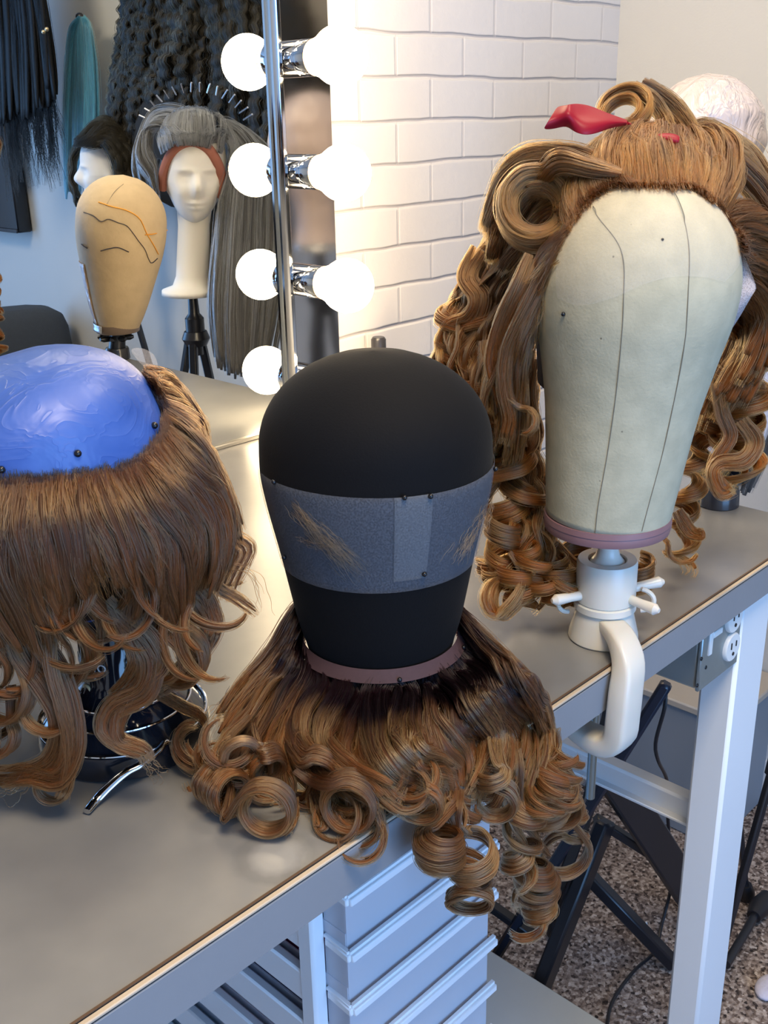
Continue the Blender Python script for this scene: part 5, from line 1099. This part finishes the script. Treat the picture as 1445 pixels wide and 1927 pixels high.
# front ringlets on the left fall
lf = [
 [dict(pts=[D(905, 470, .915), D(880, 520, .91), D(900, 560, .90), D(885, 600, .905), D(850, 620, .92), D(840, 650, .93), D(870, 670, .915), D(880, 700, .91), D(850, 715, .92)], w=.020, th=.005, ns=160, tint=.2, t0=.3)],
 [ringlet(None, (868, 560), 0, .017, .030, 2.6, .022, 1, .5, lead=[D(925, 450, .92), D(895, 500, .92)], place=lambda x, y: D(x, y, .925), tn=.15, ns=150)],
 [ringlet(None, (905, 560), 0, .014, .030, 2.6, .020, -1, 1.5, lead=[D(950, 450, .90), D(925, 500, .90)], place=lambda x, y: D(x, y, .91), tn=.25, ns=150)],
 [ringlet(None, (850, 650), 0, .014, .026, 1.6, .018, 1, 2.5, place=lambda x, y: D(x, y, .935), tn=.1, ns=120)],
 [ringlet(None, (925, 730), 0, .015, .040, 3.0, .024, 1, .2, lead=[D(920, 640, .89), D(925, 690, .89)], place=lambda x, y: D(x, y, .90), tn=.1, ns=170)],
 [ringlet(None, (955, 830), 0, .017, .042, 3.0, .026, -1, 1.2, lead=[D(950, 740, .89), D(955, 790, .89)], place=lambda x, y: D(x, y, .90), tn=.05, ns=170)],
 [ringlet(None, (985, 880), 0, .015, .040, 2.6, .024, 1, 2.2, lead=[D(985, 780, .90), D(990, 830, .90)], place=lambda x, y: D(x, y, .915), tn=.15, ns=160)],
 [ringlet(None, (945, 980), 0, .015, .032, 1.8, .022, 1, 3.2, place=lambda x, y: D(x, y, .90), tn=.08, ns=150)],
 [ringlet(None, (1000, 1000), 0, .015, .030, 1.7, .020, -1, .2, place=lambda x, y: D(x, y, .93), tn=.05, ns=130)],
 [dict(pts=[D(965, 1040, .90), D(985, 1075, .90), D(985, 1110, .895), D(962, 1145, .89), D(940, 1160, .885), D(925, 1135, .885), D(932, 1105, .89), D(955, 1090, .90)], w=.026, th=.005, ns=190, wdir=camvec(.5, .1, .8), tint=.35, t0=.4)],
 [ring((985, 793), 26, 0, -120, True, .62, .012, (.5, 0), place=lambda x, y: D(x, y, .84), lead=[D(950, 740, .84), D(968, 758, .84)], tn=.55, ns=90, r1=.9)],
 [dict(pts=[D(1000, 480, .80), D(975, 540, .80), D(945, 610, .815), D(930, 680, .83), D(945, 740, .84), D(950, 790, .85)], w=.014, th=.004, ns=120, tint=.45, t0=.1)],
 [dict(pts=[D(1020, 520, .79), D(985, 590, .80), D(955, 660, .815), D(950, 730, .83), D(960, 790, .845), D(945, 850, .86)], w=.013, th=.004, ns=110, tint=.5, t0=.1)],
]
for l in lf: hero('ringlet', wigr, hm_r, l)
rt = [
 [ringlet(None, (1395, 650), 0, .017, .036, 3.6, .024, 1, .2, lead=[D(1440, 540, .93), D(1420, 600, .93)], place=lambda x, y: D(x, y, .94), tn=.1, ns=160)],
 [ringlet(None, (1415, 640), 0, .016, .036, 4.0, .026, -1, 1.2, lead=[D(1450, 540, .93), D(1435, 600, .93)], place=lambda x, y: D(x, y, .935), tn=.15, ns=160)],
 [ringlet(None, (1345, 700), 0, .014, .034, 3.0, .020, 1, 2.2, lead=[D(1380, 600, .96), D(1365, 650, .96)], place=lambda x, y: D(x, y, .965), tn=.0, ns=140)],
 [ringlet(None, (1300, 830), 0, .012, .030, 4.6, .018, -1, 2.2, lead=[D(1320, 760, .985), D(1308, 795, .985)], place=lambda x, y: D(x, y, .99), tn=.05, ns=130)],
 [dict(pts=[D(1395, 790, .93), D(1420, 830, .93), D(1400, 865, .93), D(1355, 872, .935), D(1342, 895, .935), D(1360, 930, .935), D(1388, 915, .94)], w=.014, th=.004, ns=120, tint=.35, t0=.35)],
 [dict(pts=[D(1350, 720, .93), D(1362, 780, .93), D(1375, 820, .935), D(1350, 860, .94), D(1340, 890, .94), D(1365, 925, .94), D(1385, 938, .94)], w=.013, th=.004, ns=110, tint=.30, t0=.35)],
 [ring((1285, 1030), 28, 0, -150, False, .6, .006, (.2, -.3), place=lambda x, y: D(x, y, .97), lead=[D(1262, 980, .98), D(1250, 1010, .98)], tn=.0, ns=60, r1=1.1)],
 [dict(pts=[D(1275, 960, .98), D(1300, 1000, .98), D(1322, 1005, .975), D(1318, 990, .975)], w=.012, th=.003, ns=80, tint=.0, t0=.5)],
 # curls behind the clamp, above the bench
 [ringlet(None, (1085, 1035), 0, .014, .016, 2.0, .016, 1, .2, place=lambda x, y: D(x, y, .96), tn=.0, ns=110)],
 [ringlet(None, (1200, 1060), 0, .014, .014, 1.8, .015, -1, 1.2, place=lambda x, y: D(x, y, .96), tn=.0, ns=110)],
 [ring((1055, 1110), 32, 0, 170, False, .75, .010, (.2, -.6), place=lambda x, y: D(x, y, .93), lead=[D(1040, 1060, .94)], tn=.1, ns=70)],
 [dict(pts=[D(1030, 1020, .93), D(1060, 1060, .94), D(1085, 1090, .945), D(1050, 1110, .94), D(1010, 1080, .93)], w=.022, th=.004, ns=130, tint=.0, t0=.4)],
]
for l in rt: hero('ringlet', wigr, hm_r, l)
# topknot loops
for l in ([ring((1178, 205), 48, 0, 120, True, 1.15, .016, (.5, .35), place=lambda x, y: D(x, y, .87), lead=[D(1235, 262, .87)], tn=.25, ns=200, r1=.95)],
          [ring((1172, 215), 36, 0, 120, True, 1.1, .014, (.5, .35), place=lambda x, y: D(x, y, .865), lead=[D(1225, 262, .865)], tn=.15, ns=160, r1=.85)],
          [dict(pts=[D(1200, 168, .88), D(1235, 190, .885), D(1268, 215, .885), D(1292, 250, .88), D(1290, 290, .875)], w=.020, th=.006, ns=200, tint=.2, t0=.1, t1=.6)],
          [dict(pts=[D(1190, 165, .875), D(1225, 185, .875), D(1248, 215, .875), D(1262, 250, .865), D(1262, 280, .86)], w=.012, th=.004, ns=120, tint=.5, t0=.1, t1=.6)],
          [dict(pts=[D(1215, 160, .89), D(1260, 195, .895), D(1290, 225, .895), D(1305, 265, .89), D(1300, 300, .88)], w=.012, th=.004, ns=110, tint=.1, t0=.1, t1=.6)]):
    hero('topknot_loop', wigr, hm_r, l)
# red ribbon
m_rb = bpy.data.materials.new('satin_red'); nt = nodes(m_rb); out = N(nt, 'ShaderNodeOutputMaterial'); b = N(nt, 'ShaderNodeBsdfPrincipled', Roughness=.42); b.inputs['Base Color'].default_value = (.26, .002, .014, 1); b.inputs['Specular IOR Level'].default_value = .3; b.inputs['Anisotropic'].default_value = .5
nt.links.new(b.outputs[0], out.inputs[0])
rib = thing('hair_ribbon', D(1180, 240, .90), 'crimson satin ribbon tied round the topknot of the ringlet wig', 'ribbon')
rows = [((1020, 245), (1048, 200)), ((1045, 243), (1062, 198)), ((1066, 236), (1072, 196)), ((1078, 248), (1084, 194)), ((1100, 256), (1108, 197)), ((1125, 251), (1128, 206)), ((1150, 240), (1152, 216)), ((1180, 236), (1182, 226))]
dep = [(.785, .795), (.790, .788), (.788, .778), (.782, .792), (.778, .800), (.785, .800), (.795, .803), (.815, .817)]
G = []
for (a, c), (da, dc) in zip(rows, dep):
    G.append([D(a[0]+(c[0]-a[0])*q, a[1]+(c[1]-a[1])*q, da+(dc-da)*q-.008*math.sin(PI*q)) for q in np.linspace(0, 1, 6)])
MB().grid(G).build('tail', m_rb, rib, sub=2, solid=.0006, smooth='all')
MB().tube(crom([D(1176, 232, .815), D(1205, 250, .83), D(1232, 258, .822), D(1262, 262, .81)], 20), [.0035]*20, 10, flat=.5).build('band', m_rb, rib)
MB().grid([[D(x0+(x1-x0)*q, y0+(y1-y0)*q, .795-.004*math.sin(PI*q)) for q in np.linspace(0, 1, 5)] for (x0, y0, x1, y1) in ((1235, 252, 1238, 262), (1255, 250, 1256, 268), (1272, 252, 1268, 276), (1280, 258, 1276, 272))]).build('knot', m_rb, rib, sub=2, solid=.0012)
# translucent lace front of this wig over the canvas, with its free corner
lf_ = MB()
rows = [((1070, 420), (1050, 560)), ((1130, 372), (1090, 575)), ((1190, 352), (1150, 560)), ((1250, 350), (1210, 532)), ((1310, 368), (1265, 518)), ((1350, 400), (1320, 520)), ((1380, 440), (1362, 532))]
TA = crom([(*t_at(a[0], a[1], C0, C1, CR, (.02, .97)), 0) for a, c in rows], 40); TB_ = crom([(*t_at(c[0], c[1], C0, C1, CR, (.02, .97)), 0) for a, c in rows], 40)
G = [[surf(C0, C1, CR, ta[0]+(tb[0]-ta[0])*q, ta[1]+(tb[1]-ta[1])*q, .0009) for q in np.linspace(0, 1, 24)] for ta, tb in zip(TA, TB_)]
lcm = lace_mat('lace_front', (.80, .74, .70), .10)
MB().grid(G).build('lace_front', lcm, wigr, smooth='all')
e0 = csurf(1382, 440, .001); e1_ = csurf(1386, 500, .001); e2_ = csurf(1372, 580, .001); e3_ = csurf(1352, 655, .001)
cor = D(1426, 545, .80)
G = [[e0, e0*.6+cor*.4, e0*.15+cor*.85], [e1_, e1_*.5+cor*.5, cor], [e2_, e2_*.5+cor*.5, e2_*.15+cor*.85], [e3_, e3_*.7+cor*.3, e3_*.45+cor*.55]]
MB().grid(G).build('lace_flap', lace_mat('lace_flap', (.70, .64, .66), .32), wigr, sub=1, solid=.0003, smooth='all')['label'] = 'free corner of lace sticking out at the right'

# ================================================================== WIGS SEEN IN THE MIRROR
hm_g = hair_mats('grey_hair', (.06, .062, .065), (.11, .115, .12), (.13, .125, .12), (.27, .29, .31))
hm_k = hair_mats('charcoal_hair', (.010, .008, .005), (.020, .016, .009), (.035, .028, .017), (.12, .10, .065), rough=.55, ior=1.2)
hm_b = hair_mats('black_hair', (.0025, .002, .002), (.003, .0025, .0025), (.005, .0045, .004), (.012, .011, .010), rough=.6, ior=1.12)
hm_t = hair_mats('blue_hair', (.06, .24, .36), (.12, .42, .62), (.18, .50, .70), (.30, .58, .72))
gw = thing('long_grey_wig', gm+[0, 0, .25], 'long straight grey wig with a rust headband on the white face head', 'wig')
gcen = go+np.array([0, 0, .03]); FRD = [.048, .055, .062, .070, .073, .075, .075, .066, .054, .038, .02, 0]; HG = (go-[0, 0, .10]-LN*.1, go+[0, 0, .112]+LN*.11, FRD); H = Hair(sr=.00035)
d0 = 2.105
Gg = [[V(355, 262, d0-.03), V(300, 235, d0-.02), V(272, 262, d0), V(262, 310, d0), V(290, 345, d0), V(300, 380, d0)],
      [V(365, 255, d0-.03), V(335, 215, d0-.02), V(290, 225, d0), V(278, 280, d0), V(300, 330, d0), V(305, 375, d0+.02)],
      [V(372, 250, d0), V(350, 212, d0), V(300, 215, d0+.05), V(268, 270, d0+.06), V(258, 330, d0+.06), V(290, 400, d0+.08)]]
for i in range(34): H.lock(jit(guides(Gg, U(0, 2)), .006), w=U(.02, .035), th=.010, ns=40, center=gcen, tint=U(.0, .8), n=22, head=HG)
Gg = [[V(372, 258, d0-.03), V(400, 250, d0-.03), V(425, 290, d0-.02), V(420, 400, d0), V(412, 560, d0), V(415, 700, d0)],
      [V(378, 248, d0), V(420, 245, d0), V(455, 300, d0), V(455, 430, d0), V(450, 580, d0), V(448, 720, d0)],
      [V(380, 240, d0+.04), V(435, 240, d0+.05), V(490, 300, d0+.05), V(498, 430, d0+.05), V(490, 580, d0+.05), V(475, 730, d0+.05)],
      [V(385, 236, d0+.08), V(450, 250, d0+.08), V(520, 320, d0+.08), V(540, 430, d0+.08), V(530, 580, d0+.08), V(500, 740, d0+.08)]]
for i in range(80): H.lock(jit(guides(Gg, U(0, 3)), .008), w=U(.02, .045), th=.010, ns=44, center=gcen, tint=U(0, .45) if rs.random() < .8 else .8, n=24, head=HG)
Gg = [[V(300, 300, d0+.05), V(285, 350, d0+.05), V(285, 430, d0+.06), V(290, 520, d0+.08)], [V(400, 330, d0+.07), V(402, 420, d0+.08), V(405, 520, d0+.08), V(405, 640, d0+.08)]]
for i in range(14): H.lock(jit(guides(Gg, float(i % 2)), .006), w=.02, th=.008, ns=36, center=gcen, tint=U(0, .5), n=18)
Gg = [[V(x_, 270+abs(x_-362)*.35, d0-.055), V(x_-(x_-362)*-.05, 244+abs(x_-362)*.3, d0-.045), V(x_-6, 230+abs(x_-362)*.2, d0), V(x_-10, 224, d0+.06), V(x_-12, 235, d0+.13)] for x_ in (306, 330, 352, 372, 394, 418)]
for i in range(44): H.lock(jit(guides(Gg, U(0, 5)), .004, .05), w=U(.014, .024), th=.007, ns=40, center=gcen, tint=U(0, .7), n=20, head=HG)
H.build('hair', gw, hm_g)
hbm = mat('headband_rust', (.32, .12, .085), .8)
d0 = 2.12
P = [V(x, y, d0-dd-.026) for x, y, dd in ((306, 355, -.02), (308, 322, .01), (322, 290, .035), (345, 272, .05), (368, 268, .055), (392, 280, .05), (410, 308, .03), (418, 340, 0), (418, 372, -.02))]
MB().tube(crom(P, 40), [.009]*40, 10, flat=1.2).build('headband', hbm, gw)['label'] = 'rust-coloured headband'
pw_ = thing('short_dark_wig', po+[0, 0, .05], 'short dark wavy wig on the foam head seen in profile', 'wig')
H = Hair(sr=.0004); pcen = po.copy(); d1 = 2.88; HP = (po-[0, 0, .10], po+[0, 0, .115], [.05, .058, .066, .074, .078, .08, .08, .07, .057, .04, .02, 0])
Gd = [[V(166, 276, d1), V(200, 256, d1-.02), V(238, 268, d1), V(258, 312, d1), V(252, 370, d1), V(240, 420, d1)],
      [V(166, 270, d1-.04), V(205, 256, d1-.05), V(240, 278, d1-.05), V(258, 330, d1-.04), V(246, 390, d1-.04), V(230, 420, d1-.03)],
      [V(174, 272, d1-.06), V(200, 268, d1-.09), V(222, 300, d1-.09), V(226, 350, d1-.08), V(216, 395, d1-.07), V(210, 430, d1-.06)]]
for i in range(50): H.lock(jit(guides(Gd, U(0, 2)), .008), w=U(.02, .04), th=.012, ns=36, center=pcen, tint=U(.0, .5), n=20, head=HP, wave=(.005, .07, U(0, 6), 'n'))
Gd = [[V(160, 272, d1+.03), V(146, 280, d1+.06), V(138, 310, d1+.07), V(140, 345, d1+.07), V(148, 375, d1+.07)], [V(164, 266, d1+.06), V(144, 276, d1+.09), V(134, 320, d1+.10), V(140, 370, d1+.10), V(150, 400, d1+.10)]]
for i in range(16): H.lock(jit(guides(Gd, U(0, 1)), .005), w=.02, th=.01, ns=36, center=pcen, tint=U(0, .3), n=18, wave=(.004, .06, U(0, 6), 'n'))
H.build('hair', pw_, hm_k)
# big crimped charcoal wig hung high on the wall, with T-pins
xw = 1.74; cwg = thing('crimped_wig', (1.80, VX(350, 60, 1.8)[1], 1.5), 'huge crimped charcoal wig hung on the right wall, edged with steel pins', 'wig')
H = Hair(sr=.0005)
W_ = lambda x, y, xx=xw: VX(x, y, xx)
Gc = [[W_(310, -140), W_(268, -30), W_(242, 60), W_(226, 150), W_(218, 240), W_(225, 340)],
      [W_(325, -140), W_(298, -30), W_(275, 60), W_(258, 140), W_(248, 230), W_(250, 330)],
      [W_(335, -140), W_(325, -30), W_(320, 50), W_(318, 110), W_(300, 180), W_(290, 260)],
      [W_(360, -140), W_(370, -30), W_(375, 50), W_(370, 110), W_(372, 170), W_(370, 240)],
      [W_(390, -140), W_(415, -30), W_(430, 60), W_(435, 130), W_(430, 200), W_(440, 300)],
      [W_(420, -140), W_(460, -30), W_(480, 60), W_(495, 150), W_(490, 260), W_(480, 380)],
      [W_(450, -140), W_(510, -30), W_(540, 60), W_(560, 170), W_(560, 300), W_(555, 420)],
      [W_(480, -140), W_(560, -30), W_(600, 60), W_(620, 170), W_(625, 300), W_(620, 420)]]
for i in range(150):
    x = U(0, 7); g = [p+np.array([-U(0, .05), 0, 0]) for p in jit(guides(Gc, x), .015)]
    H.lock(g, w=U(.03, .06), th=.012, ns=38, wdir=(0, 1, 0.2), tint=U(.0, .9) if rs.random() < .45 else U(0, .3), n=60, wave=(.0045, U(.030, .038), U(0, 6), 'n'), core=.85, frizz=.002)
H.build('hair', cwg, hm_k)
cap_c = W_(365, 262, 1.80)
MB().ball(cap_c+[-.062, 0, 0], .165, 28, (.45, 1, 1.05)).build('cap', mat('cap_black', (.006, .006, .006), .9), cwg)
pm_ = mat('pin_steel', (.75, .76, .78), .25, metal=1)
for i in range(16):
    a = R2(205+130*i/15); px = 368+108*math.cos(a); py = 262+98*math.sin(a); dr = np.array([math.cos(a+.5*(rs.random()-.5)), math.sin(a+.5*(rs.random()-.5))])
    MB().tube([W_(px-dr[0]*8, py-dr[1]*8, 1.600), W_(px+dr[0]*9, py+dr[1]*9, 1.590)], .0023, 6).build('steel_pin', pm_, cwg)
# blue and black falls of hair on the wall
bw2 = thing('blue_hair_bundle', VX(150, 40, 1.8), 'straight turquoise-blue ponytail bundle pinned on the wall', 'hair bundle')
H = Hair(sr=.0005)
Gt = [[W_(148, 35), W_(132, 60), W_(124, 140), W_(120, 250), W_(122, 380)], [W_(152, 32), W_(150, 60), W_(150, 140), W_(150, 250), W_(148, 380)], [W_(158, 34), W_(170, 55), W_(178, 130), W_(182, 220), W_(178, 330)]]
for i in range(46): H.lock(jit(guides(Gt, U(0, 2)), .007), w=U(.02, .035), th=.01, ns=40, wdir=(0, 1, 0), tint=U(0, .5), n=22, wprof=(.5, 1, .5))
H.build('hair', bw2, hm_t); MB().ball(VX(150, 32, 1.76), .012, 12).build('tie', blk, bw2)
bk = thing('black_hair_fall', VX(50, 0, 1.8), 'long black wig hanging on the wall with wispy thinning ends', 'wig')
H = Hair(sr=.0005); xk = 1.64
Gk = [[VX(-60, -160, xk), VX(-60, 0, xk), VX(-50, 150, xk), VX(-45, 300, xk)], [VX(-20, -160, xk), VX(0, 0, xk), VX(10, 120, xk), VX(15, 250, xk)], [VX(20, -160, xk), VX(45, 0, xk), VX(55, 110, xk), VX(60, 240, xk)], [VX(50, -160, xk), VX(80, 0, xk), VX(95, 100, xk), VX(105, 200, xk)]]
for i in range(80): H.lock(jit(guides(Gk, U(0, 3)), .01), w=U(.03, .05), th=.015, ns=34, wdir=(0, 1, 0), tint=U(0, .15), n=20, wprof=(.8, 1, .5), core=.9)
for i in range(60):
    x = U(.8, 3); g = guides(Gk, x); e_ = np.array(g[-1]); H.lock([np.array(g[-2]), e_, e_+np.array([0, rs.normal()*.03, -U(.05, .22)])], w=U(.01, .03), th=.008, ns=14, core=0, wdir=(0, 1, 0), n=16, tint=U(0, .25), frizz=.004, wprof=(1, 1, .6))
H.build('hair', bk, hm_b)
for px, py in ((82, 60), (88, 55)): MB().ball(VX(px, py, xk-.03), .006, 10).build('gold_bead', mat('brass', (.65, .5, .3), .35, metal=1), bk)
